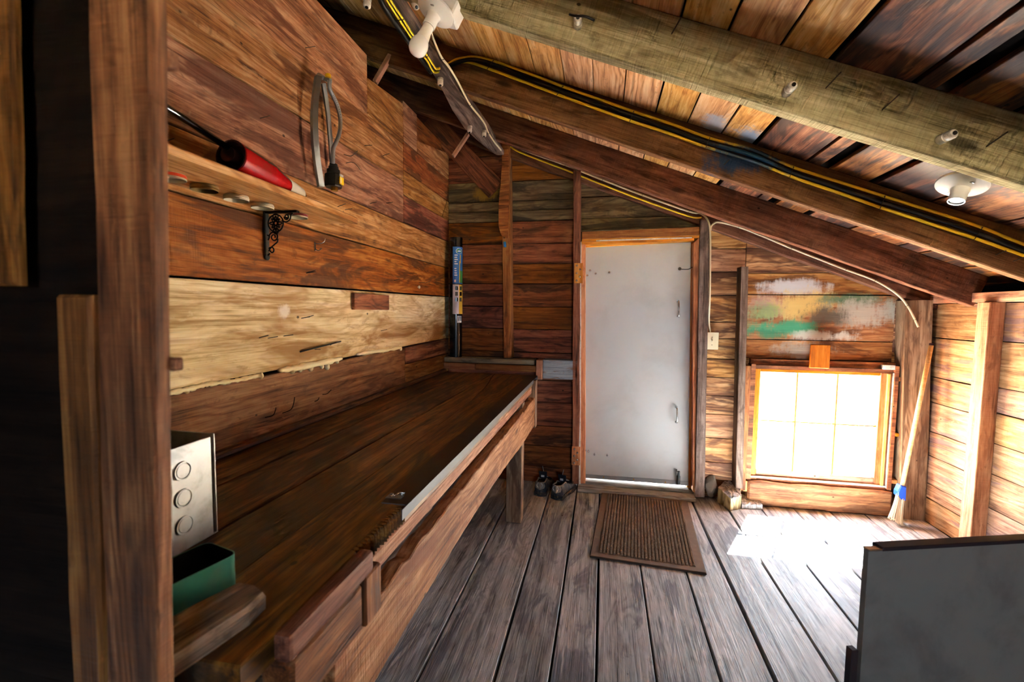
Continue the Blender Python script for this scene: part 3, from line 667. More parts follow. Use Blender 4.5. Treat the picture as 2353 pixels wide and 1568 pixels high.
box('edge_block', wbn, (-.475, .778, .735), (-.438, .842, .836), 'bench_red', .004, ax=2)
box('leg', wbn, (-.578, 2.775, 0), (-.480, 2.86, .775), 'bench_leg', .003); box('leg', wbn, (-.56, .575, 0), (-.48, .64, .734), 'bench_leg', .003)
box('leg', wbn, (-1.2, 2.775, 0), (-1.11, 2.86, .826), 'bench_leg', .003); box('leg', wbn, (-1.2, .575, 0), (-1.11, .64, .826), 'bench_leg', .003)
bm = bmesh.new()
for lo, hi in (((-.535, 1.03, .870), (-.4665, 3.33, .8728)), ((-.4675, 1.0, .846), (-.4648, 3.33, .8728))):
    r = bmesh.ops.create_cube(bm, size=1); d = V(hi)-V(lo); bmesh.ops.scale(bm, vec=d, verts=r['verts']); bmesh.ops.translate(bm, vec=(V(lo)+V(hi))/2, verts=r['verts'])
ea = link('edge_angle', bm_mesh(bm), 'edge_steel', wbn); ea.data.materials.append(MATS['rust_top'])
for p_ in ea.data.polygons:
    if p_.normal.z > .5: p_.material_index = 1
a = onZ(915, 1140, .876)
la = thing('latch_plate', (a.x, a.y, .871), 'small steel latch plate lying on workbench top near its front edge', 'latch')
box('plate', la, (a.x-.03, a.y-.012, .871), (a.x+.012, a.y+.010, .875), 'steel', .001)
tube('wire', la, [(a.x-.02, a.y-.008, .877), (a.x-.005, a.y-.008, .880), (a.x, a.y+.006, .882), (a.x+.014, a.y+.012, .880)], .0022, 'bright_steel', 6, 4)
for dx, dy in ((-.02, .004), (.004, .014)): lathe('screw', la, [(.006, 0), (.005, .004), (.002, .005)], Matrix.Translation((a.x+dx, a.y+dy, .8748)), 'steel', 10)

# galvanised box, green tin, weathered wood block on the bench
jb = thing('electrical_box', (-.87, .74, .872), 'white galvanised electrical box with round knockouts standing on near end of bench', 'electrical box')
bx0, bx1, by0, by1, bz0, bz1 = -.93, -.806, .60, .815, .872, 1.085
box('side_panel', jb, (bx1-.003, by0, bz0), (bx1, by1-.012, bz1), 'galvanised', .001); box('side_panel', jb, (bx0, by0, bz0), (bx0+.003, by1, bz1), 'galvanised', .001)
box('end_panel', jb, (bx0, by1-.004, bz0), (bx1-.001, by1, bz1+.004), 'galvanised', .001); box('end_panel', jb, (bx0, by0, bz0), (bx1, by0+.003, bz1), 'galvanised', .001)
box('bottom_panel', jb, (bx0, by0, bz0), (bx1, by1, bz0+.003), 'galvanised', .001)
for i in range(3):
    c = V((bx1+.0003, .735, .925+.055*i)); ko = lathe('knockout', jb, [(.019, 0), (.019, .0025), (.0165, .0025), (.0165, .0008)], zframe(c, (1, 0, 0)), 'galvanised', 24)
    lathe('knockout_disc', ko, [(.0155, 0), (.014, .002)], zframe(c, (1, 0, 0)), 'galvanised', 20)
lathe('terminal', jb, [(.012, 0), (.012, .012), (.006, .02)], zframe((-.85, by0+.10, 1.07), (0, 0, 1)), 'black_plastic', 12)
def rbox(name, par, M, L, W, H, t, r, mat, inmat):
    def ring(l, w_, rad, z): return [((l/2-rad)*sx+rad*math.cos(q_), (w_/2-rad)*sy+rad*math.sin(q_), z) for sx, sy, q0 in ((1, 1, 0), (-1, 1, PI/2), (-1, -1, PI), (1, -1, 1.5*PI)) for q_ in [q0+PI/2*k/4 for k in range(5)]]
    rings = [ring(L-.012, W-.012, r-.004, 0), ring(L, W, r, .006), ring(L, W, r, H), ring(L-2*t, W-2*t, r-t, H), ring(L-2*t, W-2*t, r-t, .006)]
    m = len(rings[0]); vs = [v for rg in rings for v in rg]; fs = [list(range(m))[::-1], [4*m+i for i in range(m)]]
    for k in range(4):
        for i in range(m): fs.append([k*m+i, k*m+(i+1) % m, (k+1)*m+(i+1) % m, (k+1)*m+i])
    o = link(name, mesh(vs, fs), mat, par, M, smooth=False)
    o.data.materials.append(MATS[inmat])
    for p_ in o.data.polygons:
        if all(i >= 3*m for i in p_.vertices): p_.material_index = 1
        p_.use_smooth = len(p_.vertices) == 4
    o.data.set_sharp_from_angle(angle=.9)
    return o
tp, tq = V((-.607, .655, 0)), V((-.635, .545, 0)); ta = (tp-tq).normalized(); tn = V((ta.y, -ta.x, 0))
tc_ = tp - ta*.10 - tn*.045
tin = rbox('tin_tray', None, frame((tc_.x, tc_.y, .872), ta, V((-ta.y, ta.x, 0))), .20, .085, .062, .002, .014, 'green_tin', 'tin_inside')
tag(tin, 'open teal green metal tin lying on near end of bench', 'tin')
blk = [(-.095, -.05), (.05, -.048), (.088, -.035), (.095, .0), (.09, .038), (.02, .05), (-.095, .052)]
ba, bb_ = onZ(598, 1410, .885), onZ(400, 1545, .885); bax = (ba-bb_).normalized()
cx_, cy_ = (ba+bb_)/2 + V((-bax.y, bax.x, 0))*.05, None
vs = [(x*1.0, y*.85, 0) for x, y in blk]+[(x, y*.9, .022) for x, y in blk]+[(x*.96, y*.8, .030) for x, y in blk]; n = len(blk)
fs = [list(range(n))[::-1], list(range(2*n, 3*n))]+[[k*n+i, k*n+(i+1) % n, (k+1)*n+(i+1) % n, (k+1)*n+i] for k in range(2) for i in range(n)]
wk = link('wood_block', mesh(vs, fs), 'driftwood', None, frame((cx_.x, cx_.y, .871), bax, V((-bax.y, bax.x, 0)))); tag(wk, 'rough weathered wood scrap on bench in front of the green tin', 'wood scrap')

# ---- shelf, bracket, lids, pump
SZ0, SZ1 = 1.707, 1.731
sh = [(.505, -.985), (1.0, -.983), (1.43, -.985), (1.6, -.991), (1.70, -.996), (1.745, -1.001), (1.757, -1.010), (1.740, -1.05), (1.725, -1.12), (1.718, -1.217)]
shf = slab('wall_shelf', None, YA, -XA, SZ1, [(y, -x) for y, x in sh]+[(.505, 1.217)], SZ1-SZ0, 'shelf_wood', .004)
tag(shf, 'polished live edge orange wood shelf board on the left wall', 'shelf')
BYc = 1.48
bk = thing('shelf_bracket', (-1.215, BYc, 1.55), 'black ornate cast iron scroll bracket under the wooden shelf', 'bracket')
PB = lambda s_, z: V((-1.22+s_, BYc, z))
box('wall_leg', bk, (-1.2195, BYc-.012, 1.548), (-1.211, BYc+.012, 1.707), 'iron_grey', .003); lathe('foot_eye', bk, [(.010, 0), (.012, .003), (.012, .007), (.010, .009)], zframe((-1.2195, BYc, 1.543), (1, 0, 0)), 'iron_grey', 16)
box('shelf_leg', bk, (-1.2195, BYc-.009, 1.699), (-1.083, BYc+.009, 1.7065), 'black_iron', .002)
circ = lambda s_, z, r, n=20, a0=0, a1=2*PI: [PB(s_+r*math.cos(a0+(a1-a0)*i/n), z+r*math.sin(a0+(a1-a0)*i/n)) for i in range(n+1)]
sw = [circ(.045, 1.664, .031, 28), circ(.045, 1.664, .007, 12), circ(.045, 1.688, .0105, 14), circ(.045, 1.6365, .0105, 14)]
for c_ in sw: c_[-1] = c_[0]
for k in range(8):
    a = k*PI/4; r_ = .026 if k % 2 == 0 else .022; da = .30
    pt = [PB(.045+q_*math.cos(a+b), 1.664+q_*math.sin(a+b)) for q_, b in ((.008, 0), (r_*.6, da), (r_, .0), (r_*.6, -da), (.008, 0))]; sp = smooth_path(pt, 4); sp[-1] = sp[0]; sw.append(sp)
spir = lambda s_, z, r0, r1, a0, a1, n=22: [PB(s_+(r0+(r1-r0)*i/n)*math.cos(a0+(a1-a0)*i/n), z+(r0+(r1-r0)*i/n)*math.sin(a0+(a1-a0)*i/n)) for i in range(n+1)]
sw += [spir(.036, 1.615, .020, .004, PI, -2.2*PI, 30), smooth_path([PB(.052, 1.608), PB(.050, 1.597), PB(.038, 1.588), PB(.022, 1.576), PB(.013, 1.564)], 5), spir(.025, 1.566, .0135, .004, 2.6, -3.4, 24),
       smooth_path([PB(.008, 1.622), PB(.018, 1.618), PB(.012, 1.604)], 4), spir(.090, 1.686, .011, .003, -PI, 1.9*PI, 24), smooth_path([PB(.072, 1.672), PB(.088, 1.668), PB(.103, 1.676), PB(.108, 1.692), PB(.116, 1.699)], 5),
       smooth_path([PB(.018, 1.556), PB(.010, 1.550), PB(.004, 1.548)], 4)]
tubes('scrollwork', bk, sw, .0028, 'black_iron')
for (u, v), mat, lab in (((392, 406), 'orange_lid', 'orange rimmed jar lid fixed under the shelf beside the near post'), ((470, 432), 'gold_lid', 'dull gold jar lid under the shelf, second from the near post'),
        ((543, 455), 'pale_lid', 'cream jar lid under the shelf, middle of the five lids'), ((603, 474), 'pale_lid', 'cream jar lid under the shelf just beside the iron bracket'), ((684, 496), 'red_lid', 'dark red and cream jar lid under the shelf beyond the iron bracket')):
    a = onZ(u, v, 1.70); a.x = max(a.x, -1.183)
    L = lathe('jar_lid', None, [(.0, 0), (.033, 0), (.035, -.002), (.035, -.006), (.0362, -.007), (.0362, -.009), (.035, -.010), (.0355, -.015), (.034, -.0155), (.0335, -.004), (.0, -.0035)], Matrix.Translation((a.x, a.y, 1.7068)), mat, 30, caps=False)
    L.data.materials.append(MATS['pale_lid' if mat in ('orange_lid', 'red_lid') else mat])
    for p_ in L.data.polygons:
        if p_.center.z < -.0105 or p_.center.xy.length < .034: p_.material_index = 1
    tag(L, lab, 'jar lid', 'jar lids screwed under the shelf')
pA, pB = V((-1.035, 1.13, 1.782)), V((-1.055, 1.42, 1.757)); pd = (pB-pA).normalized()
pu = thing('hand_pump', (-1.04, 1.25, 1.732), 'red metal hand pump with black rod and white end lying on shelf', 'pump')
Mp = zframe(pA, pd) @ Matrix.Diagonal((1, 1, 1.13, 1))
lathe('barrel', pu, [(.042, .0), (.046, .004), (.046, .125), (.0455, .128), (.045, .131), (.042, .15), (.036, .185), (.031, .21)], Mp, 'red_paint', 32, caps=False)
lathe('end_ring', pu, [(.046, -.001), (.041, -.001), (.038, .02), (.022, .021), (.022, -.012), (.014, -.013), (0, -.012)], Mp, 'red_dark', 28, caps=False)
lathe('neck', pu, [(.031, .21), (.029, .25), (.026, .285)], Mp, 'white_enamel', 28, caps=False); lathe('nozzle', pu, [(.026, .285), (.021, .297), (.012, .30), (0, .30)], Mp, 'red_paint', 24, caps=False)
tube('rod', pu, [onX(536, 347, -1.035), onX(372, 240, -1.035), onX(250, 160, -1.035)], .009, 'black_gloss', 12, 1)

# ---- lawn sprinkler on the wall
spx = onX(745, 300, -1.18)
sp_ = thing('lawn_sprinkler', (-1.2, spx.y, 1.87), 'grey oscillating lawn sprinkler with yellow knob hanging on left wall', 'sprinkler')
def sx_(pts, x): return [onX(u, v, x if not isinstance(x, list) else x[i]) for i, (u, v) in enumerate(pts)]
def strip(name, pts, w_, t, mat, par):
    pp = smooth_path(pts, 5); c = sum(pp, V())/len(pp); vs, fs = tube_mesh([p-c for p in pp], w_, 4, False, t/w_, ref=(1, .0, 0))
    return link(name, mesh(vs, fs), mat, par, Matrix.Translation(c))
strip('base_bar', sx_([(731, 176), (724, 230), (722, 290), (727, 360), (736, 420), (737, 430)], -1.175), .018, .010, 'aluminium', sp_)
strip('base_bar', sx_([(743, 192), (752, 250), (758, 310), (764, 385)], -1.198), .012, .009, 'aluminium', sp_)
strip('bridge', sx_([(731, 174), (742, 178), (752, 183), (760, 186)], [-1.175, -1.17, -1.155, -1.14]), .014, .011, 'aluminium', sp_)
a = onX(754, 179, -1.145); kn = lathe('knob', sp_, [(.012, 0), (.012, .012), (.009, .016), (0, .016)], zframe(a, (0, .1, 1)), 'yellow_plastic', 8, smooth=False)
tp_ = sx_([(757, 186), (758, 205), (766, 222), (776, 245), (782, 275), (780, 305), (772, 328), (766, 342), (765, 375)], -1.14)
tb = tube('spray_tube', sp_, tp_, .0085, 'aluminium', 12, 5)
pp = smooth_path(tp_, 5)
for i in range(9, len(pp)-10, 1):
    if i % 1 == 0:
        d = (CAM-pp[i]).normalized(); d = (d+V((0, .5, .1))).normalized(); lathe('spray_hole', tb, [(.0018, 0), (.0012, .0008)], zframe(pp[i]+d*.0083, d), 'black_plastic', 6)
a = onX(766, 415, -1.16); mo = lathe('motor_housing', sp_, [(.034, -.03), (.036, -.026), (.036, .022), (.032, .027)], zframe(a, (0, .05, 1)), 'black_plastic', 8, smooth=False)
lathe('neck_ring', sp_, [(.027, .027), (.027, .045), (.021, .047), (.021, .058), (.017, .060), (.017, .070)], zframe(a, (0, .05, 1)), 'black_rubber', 20)
lathe('inlet', sp_, [(.013, -.045), (.015, -.043), (.015, -.030)], zframe(a+V((.004, .004, 0)), (0, .05, 1)), 'brass', 8, smooth=False)
d = V((.75, -.1, 0)).normalized(); lb0 = a+V((.036, .005, -.002))
obox('dial', mo, frame(lb0, ZA, YA), (.032, .03, .006), 'yellow_plastic', .002); obox('dial_label', mo, frame(lb0+V((-.001, 0, .022)), ZA, YA), (.010, .026, .006), 'label_white', .001)
obox('dial_label', mo, frame(lb0+V((.0015, -.010, 0)), ZA, YA), (.028, .004, .006), 'label_white', .001)
for i in range(3): lathe('rivet', mo, [(.0018, 0), (.001, .001)], zframe(a+V((.0345, -.014, .012-.011*i)), (1, -.4, 0)), 'bright_steel', 6)

# ---- small fixings on the left wall
def wn_(u, v, L=.035, d=(1, .1, .25), bend=None, r=.0017): nail(wl, onX(u, v, LX), d, L, r, bend=bend)
for u, v in ((702, 110), (598, 272), (838, 335), (880, 358), (850, 468), (776, 475), (888, 467), (793, 482), (705, 627), (905, 645), (963, 650), (978, 650)): wn_(u, v, .04, (1, random.uniform(-.1, .3), random.uniform(.05, .4)))
for u, v in ((594, 777), (614, 778), (650, 773), (691, 732), (700, 731), (874, 761), (704, 628), (372, 328)): wn_(u, v, .04, (1, random.uniform(.0, .3), random.uniform(.1, .35)))
rod = tube('metal_rod', None, [onX(690, 809, -1.205), onX(783, 785, -1.205)], .003, 'iron_grey', 6, 1); tag(rod, 'thin grey metal rod resting on nails across the pale wall board', 'rod')
wn_(722, 803, .03, (1, 0, 0)); wn_(757, 794, .035, (1, .2, .5))
for u, v, sg in ((790, 355, 1), (795, 375, -1)):
    a = onX(u, v, LX); tube('wire_hook', wl, [a, a+V((.03, .01, -.006*sg)), a+V((.05, .02, .012*sg)), a+V((.055, .03, .024*sg))], .0016, 'nail_steel', 6, 4)
a = onX(722, 566, LX)
hk = thing('coat_hook', a, 'small silver wire coat hook on reddish wall board beside the bracket', 'hook')
box('hook_plate', hk, a+V((0, -.004, -.020)), a+V((.005, .004, .018)), 'bright_steel', .001)
tube('prong', hk, [a+V((.004, 0, .012)), a+V((.02, .012, .012)), a+V((.032, .022, .022)), a+V((.036, .026, .036))], .0025, 'bright_steel', 8, 4)
tube('prong', hk, [a+V((.004, 0, -.012)), a+V((.016, .006, -.018)), a+V((.026, .014, -.008))], .0025, 'nail_steel', 8, 4)
a = onX(960, 660, LX); bt = lathe('push_pin', None, [(.004, 0), (.004, .008), (.011, .009), (.009, .015), (0, .016)], zframe(a, (1, 0, 0)), 'white_ceramic', 16); tag(bt, 'white round push pin in the reddish wall board above pale board', 'push pin')
b0, b1 = onX(806, 712, LX), onX(886, 679, LX)
bw = box('wood_block', None, (LX+.0032, b0.y, b0.z), (LX+.022, b1.y, b1.z), 'block_wood', .002); tag(bw, 'small reddish brown block nailed to the pale wall board', 'wood block')
for pl_ in ([(609, 960), (627, 955), (633, 942), (634, 937)], [(649, 950), (668, 942), (674, 930), (677, 913)], [(741, 907), (752, 905), (761, 896)], [(723, 923), (730, 920), (733, 914)], [(1016, 498), (1028, 455), (1029, 425)]):  # cracks in the boards; the last path is a thin black wire in the corner
    tube('crack', wl, [onX(u, v, LX+.0005) for u, v in pl_], .0017, 'dark_void', 5, 4)
def foam(pix, r0, drips):
    pts = []
    for (u0, v0), (u1, v1) in zip(pix, pix[1:]):
        n = max(2, int(abs(u1-u0)/5))
        for i in range(n): t = i/n; pts.append(onX(u0+(u1-u0)*t, v0+(v1-v0)*t, LX+.007))
    rs_ = [random.uniform(.6, 1.25)*r0 for _ in pts]; N = len(pts)
    c = sum(pts, V())/N; vs, fs = tube_mesh([p-c for p in pts], lambda t: rs_[min(N-1, int(t*(N-1)+.5))]*(1 if .02 < t < .98 else .5), 10)
    o = link('foam_bead', mesh(vs, fs), 'foam', wl, Matrix.Translation(c), smooth=True)
    for u, v, r in drips: 
        bm = bmesh.new(); bmesh.ops.create_icosphere(bm, subdivisions=2, radius=r); bmesh.ops.scale(bm, vec=(.8, 1.0, 1.25), verts=bm.verts)
        link('foam_drip', bm_mesh(bm), 'foam', o, Matrix.Translation(onX(u, v, LX+.006)), smooth=True)
foam([(378, 906), (440, 893), (470, 885), (540, 875), (607, 861)], .0085, [(430, 898, .008), (600, 864, .010)])
foam([(640, 852), (680, 846), (730, 836), (790, 823)], .014, [(672, 852, .012), (690, 849, .011), (714, 846, .013), (740, 842, .010), (752, 843, .013), (775, 830, .010)])
foam([(820, 815), (860, 809), (900, 803), (928, 797)], .010, [(921, 802, .010), (880, 809, .007)])

# ---- lamps, insulators, runner plank and wiring overhead
RN = 2.505
rl = [(.75, -.80), (1.2, -.805), (1.64, -.812), (2.0, -.83), (2.34, -.856), (2.6, -.885), (2.86, -.894), (3.05, -.872), (3.29, -.831), (3.385, -.80)]
rr_ = [(3.385, -.750), (3.2, -.746), (2.887, -.742), (2.6, -.752), (2.352, -.772), (2.0, -.770), (1.65, -.768), (.75, -.75)]
run = slab('runner_plank', ce, YA, XA, -RN, rr_[::-1]+rl[::-1], .032, 'runner_grey', .005)
def lamp(u, v, bulb, label, yc, bo=0):
    dn = V((SL, -.25, -1)).normalized()
    d = ray(u, v); c = CAM+d*(yc/d.y)
    t = thing('ceiling_lamp', c, label, 'lamp', 'porcelain lamp holders under the roof')
    M = zframe(c, dn)
    lathe('base', t, [(.066, -.006), (.069, -.002), (.068, .004), (.058, .010), (.036, .013), (.026, .020), (.0225, .034), (.0225, .058), (.021, .060)], M, 'white_ceramic', 40)
    sk = lathe('socket', t, [(.0205, .0605), (.0225, .0605), (.0225, .064), (.0195, .064), (.0185, .030), (0, .030)], M, 'white_ceramic', 28, caps=False)
    lathe('socket_shell', sk, [(.0182, .062), (.0172, .050), (.0182, .044), (.017, .036), (0, .034)], M, 'steel', 20, caps=False)
    for sg in (1, -1): obox('mount_screw', t, M @ Matrix.Translation((.006*sg, .038*sg, .0125)), (.014, .007, .004), 'steel', .002)
    obox('outlet_box', t, M @ Matrix.Translation((.018, bo, -.037)), (.085, .075, .062), 'white_ceramic', .006)
    if bulb:
        lathe('bulb', t, [(.0185, .0645), (.019, .085), (.0235, .118)], M, 'white_enamel', 28, caps=False)
        lathe('globe', t, [(.0235, .118), (.029, .128), (.0325, .142), (.0325, .154), (.029, .166), (.022, .175), (.012, .1805), (.0, .182)], M, 'bulb_glass', 32, caps=False)
lamp(1002, 26, True, 'white porcelain lamp holder with bulb beside the dark runner plank', 1.61, -.04)
lamp(2211, 424, False, 'white porcelain lamp holder without bulb under weathered roof boards', 1.785, .045)
def insul(p, ax, label, L=.045):
    t = thing('porcelain_insulator', p, label, 'insulator', 'old porcelain knob insulators overhead'); M = zframe(p, ax)
    lathe('knob', t, [(.0135, -.002), (.0145, 0), (.0145, L*.42), (.0115, L*.46), (.0115, L*.54), (.0142, L*.58), (.0142, L*.92), (.0115, L), (.006, L+.001)], M, 'old_ceramic', 20)
    lathe('nail_head', t, [(.0065, L), (.006, L+.004), (.002, L+.005)], M, 'black_iron', 10)
    return t
t = insul(onY(1328, 60, 1.648), (.05, -1, 0), 'porcelain insulator on grey rafter, leftmost of its three')
tube('tie_wire', t, [onY(1309, 33, 1.61), onY(1320, 36, 1.60), onY(1345, 38, 1.60), onY(1366, 47, 1.61)], .004, 'black_rubber', 6, 4)
insul(onY(1806, 214, 1.648), (.12, -1, .1), 'porcelain insulator on grey rafter, middle of its three'); insul(onY(2160, 322, 1.648), (.2, -1, .08), 'porcelain insulator on grey rafter, rightmost of its three')
def below(u, v): a = onZ(u, v, RN); return a
insul(below(1012, 180), (.1, -.3, -1), 'white porcelain cleat on runner plank where the yellow cables end', .04)
insul(below(1080, 290), (0, -.2, -1), 'porcelain insulator on far part of runner plank, left of its pair', .04); insul(below(1113, 300), (0, -.2, -1), 'porcelain insulator on far part of runner plank beside white cable', .04)
insul(onZ(944, 2, RN+.03)+V((.012, 0, 0)), (.5, -.4, -1), 'porcelain insulator beside bulb lamp at the runner plank', .04)
insul(onZ(845, -6, RN+.02), (0, -.2, -1), 'porcelain insulator near top edge left of black cable', .04)
def cable(label, pix, fn, r, mat, stap=None, k=5, flat=1.0, name='electric_cable'):
    pts = [fn(u, v) for u, v in pix]; o = tube(name, None, pts, r, mat, 8, k, flat=flat); tag(o, label, 'cable')
    return o
onB = lambda u, v: onY(u, v, 2.381)
ya = [(1026, 150), (1045, 138), (1070, 132), (1095, 131), (1130, 139), (1210, 167), (1293, 199), (1375, 228), (1457, 257), (1545, 286), (1631, 318), (1730, 345), (1824, 385), (1930, 419), (2034, 452), (2145, 487), (2258, 524), (2353, 562), (2600, 648)]
yb = [(1026, 152), (1050, 145), (1076, 143), (1117, 156), (1200, 187), (1280, 217), (1365, 248), (1446, 277), (1535, 306), (1622, 338), (1730, 371), (1815, 405), (1920, 441), (2023, 477), (2130, 512), (2240, 548), (2353, 588), (2600, 676)]
bk_ = [(1030, 152), (1060, 141), (1090, 138), (1133, 148), (1205, 177), (1287, 208), (1370, 238), (1452, 267), (1540, 297), (1627, 328), (1730, 357), (1820, 396), (1925, 431), (2028, 465), (2140, 500), (2250, 537), (2353, 576), (2600, 663)]
c1 = cable('upper yellow cable stapled along the middle rafter', ya, onB, .0072, 'cable_yellow', flat=.6)
c2 = cable('lower yellow cable stapled along the middle rafter', yb, onB, .0072, 'cable_yellow', flat=.6)
c3 = cable('thick black cable between two yellow cables on the middle rafter', bk_, lambda u, v: onY(u, v, 2.379), .0105, 'cable_black')
def staple(par, p, d, w_, r=.0016):
    d = V(d).normalized(); tube('staple', par, [p-d*w_+V((0, .01, 0)), p-d*w_, p+d*w_, p+d*w_+V((0, .01, 0))], r, 'nail_steel', 5, 1)
for u, v, u2, v2 in ((1133, 139, 1120, 158), (1293, 198, 1280, 218), (1456, 256, 1447, 278), (1631, 317, 1622, 339), (1824, 384, 1815, 406), (2034, 451, 2023, 478), (2258, 523, 2240, 549)):
    a, b = onY(u, v, 2.367), onY(u2, v2, 2.367); staple(c3, (a+b)/2, a-b, (a-b).length/2+.003)
onRn = lambda u, v: onZ(u, v, RN-.008)
cable('thick black cable hanging along the runner plank near the bulb', [(862, -40), (874, 0), (902, 44), (933, 88), (964, 131), (990, 166)], lambda u, v: onZ(u, v, RN-.012), .011, 'cable_black')
q1 = cable('yellow cable on runner plank next to the black cable', [(875, -30), (889, 0), (917, 44), (940, 79), (962, 112), (983, 142), (991, 158), (998, 166), (1009, 165)], onRn, .006, 'cable_yellow', flat=.6)
q2 = cable('yellow cable on runner plank nearest to the bulb', [(884, -30), (897, 0), (926, 44), (948, 79), (969, 110), (988, 138), (996, 150), (1002, 158), (1011, 157)], lambda u, v: onZ(u, v, RN-.012), .006, 'cable_yellow', flat=.6)
for u, v in ((921, 46), (977, 131)): a = onZ(u, v, RN-.018); tube('staple', q2, [a+V((-.025, 0, .012)), a+V((-.022, 0, 0)), a+V((.012, 0, 0)), a+V((.014, 0, .012))], .0016, 'nail_steel', 5, 1)
wc = cable('cream cable running along right edge of the dark runner plank', [(990, 70), (996, 90), (1014, 131), (1033, 156), (1056, 195), (1079, 239), (1111, 280), (1122, 305), (1137, 328), (1151, 345)], onRn, .0065, 'cable_white', flat=.7)
for u, v in ((1016, 134), (1079, 240), (1122, 305)): a = onRn(u, v)+V((0, 0, -.007)); tube('staple', wc, [a+V((-.009, 0, .012)), a+V((-.008, 0, 0)), a+V((.008, 0, 0)), a+V((.009, 0, .012))], .0015, 'black_iron', 5, 1)
onD = lambda u, v: onY(u, v, 3.422)
yd = [(1072, 297), (1132, 311), (1168, 328), (1199, 346), (1298, 384), (1375, 415), (1474, 453), (1582, 491), (1612, 500), (1624, 515), (1628, 535), (1628, 565)]
wd = [(1066, 290), (1130, 307), (1168, 322), (1210, 342), (1297, 373), (1383, 407), (1474, 442), (1582, 480), (1610, 491), (1627, 508), (1632, 540), (1632, 600), (1631, 680), (1629, 738), (1632, 764)]
sh_ = lambda L: [(u, v+(6 if 1150 < u < 1600 else 0)) for u, v in L]
yd, wd = sh_(yd), sh_(wd)
cd1 = cable('yellow cable along the end wall rafter above the door', yd[:9], onD, .006, 'cable_yellow', flat=.6)
cd2 = cable('cream cable from end wall rafter down to the light switch', wd, lambda u, v: onY(u, v, 3.420 if v < 500 else (3.395 if v < 700 else 3.46)), .0062, 'cable_white', flat=.8)
for u, v in ((1212, 345), (1299, 378), (1385, 412), (1476, 447), (1584, 485)): a = onY(u, v, 3.412); staple(cd2, a, (.3, 0, 1), .022, .0014)
w2d = [(1633, 530), (1634, 521), (1640, 514), (1653, 511), (1698, 522), (1760, 546), (1819, 571), (1885, 597), (1944, 620), (2011, 645), (2061, 676), (2085, 703), (2100, 730), (2110, 752)]
cd3 = cable('cream cable on end wall rafter ending at the corner post', w2d, lambda u, v: onY(u, v, 3.42 if u < 2050 else 3.39), .0068, 'cable_white', flat=.8)
for u, v in ((1698, 522), (1819, 571), (1944, 620), (2011, 645), (2085, 703), (2103, 735)): a = onY(u, v, 3.409 if u < 2050 else 3.381); staple(cd3, a, (.45, 0, 1) if u < 2050 else (1, 0, .4), .009, .0014)
beam('cleat', ce, onY(897, 128, 2.40), onY(862, 190, 2.36), YA, .03, .022, 'stud_light', .002); beam('cleat', ce, onY(1076, 308, 3.08), onY(1041, 360, 3.05), YA, .03, .02, 'stud_light', .002)
beam('diagonal_board', ce, onY(960, 250, 3.25), onY(1140, 345, 3.30), ZA, .02, .10, 'back_brown', .003) if False else None
for u, v, y in ((1545, 75, 1.648), (1900, 200, 1.648), (2030, 250, 1.648), (2270, 335, 1.648)): nail(ce, onY(u, v, y), (.6, -1, .7), .05, .0022)
for u, v in ((2290, 585), (2330, 600), (1665, 378), (1310, 182)): nail(ce, onY(u, v, 2.388), (.4, -1, .4), .035, .002)

# ---- corner roll, tube on stud, switch
rc = V((-1.135, 3.437, 0)); RR = .049
ro = thing('fabric_roll', (rc.x, rc.y, .984), 'black roll with blue and yellow printed label standing in the far left corner', 'roll')
lathe('roll_body', ro, [(.030, 0), (RR, 0), (RR, .93), (.030, .93), (.028, .90)], Matrix.Translation((rc.x, rc.y, .984)), 'film_black', 40)
def arc(name, par, a0, a1, z0, z1, mat, dr_=.0008, n=10):
    vs = []; fs = []
    for i in range(n+1):
        a = math.radians(a0+(a1-a0)*i/n)
        for z in (z0, z1): vs.append((rc.x+(RR+dr_)*math.cos(a), rc.y+(RR+dr_)*math.sin(a), z))
    for i in range(n): fs.append([2*i, 2*i+2, 2*i+3, 2*i+1])
    return link(name, mesh(vs, fs), mat, par, smooth=True)
zp = lambda v: onY(1050, v, 3.39).z
l1 = arc('label_top', ro, -104, 20, zp(652), zp(567), 'label_blue'); l2 = arc('label_lower', ro, -104, -46, zp(722), zp(654), 'label_lilac'); l3 = arc('label_lower', ro, -46, 20, zp(722), zp(654), 'label_yellow')
arc('label_garden', l1, -40, 20, zp(650), zp(622), 'label_green', .0014); arc('label_stripe', l1, -44, -36, zp(650), zp(600), 'label_yellow', .0016); arc('label_stripe', l1, -36, -28, zp(605), zp(585), 'label_yellow', .0016)
el = [(math.radians(-45+30*math.cos(q_)), zp(577)+.022*math.sin(q_)) for q_ in [2*PI*i/24 for i in range(24)]]
for k, (m_, dd) in enumerate((('label_white', .0013), ('label_green', .0019))):
    f_ = 1-.16*k; vs = [(rc.x+(RR+dd)*math.cos(math.radians(-45)+(a+math.radians(45))*f_), rc.y+(RR+dd)*math.sin(math.radians(-45)+(a+math.radians(45))*f_), zp(577)+(z-zp(577))*f_) for a, z in el]
    link('label_badge', mesh(vs, [list(range(24))]), m_, l1)
arc('label_print', l1, -62, -30, zp(578.2), zp(576), 'label_white', .0024)
for i in range(9): arc('label_print', l1, -88, -62+random.uniform(-8, 4), zp(587.5+5*i+(6 if i > 4 else 0)), zp(585.5+5*i+(6 if i > 4 else 0)), 'label_white', .0014, 5)
arc('label_print', l1, -90, -74, zp(649), zp(643), 'label_white', .0014, 4)
for i in range(2):
    for j in range(3):
        a0 = -80+i*42; arc('label_picture', l2 if i == 0 else l3, a0, a0+24, zp(667+i*0+13*j), zp(658+13*j), 'iron_grey' if (i+j) % 2 else 'film_black', .0014, 4)
bc = arc('barcode_label', ro, -62, -14, zp(742), zp(726), 'label_white')
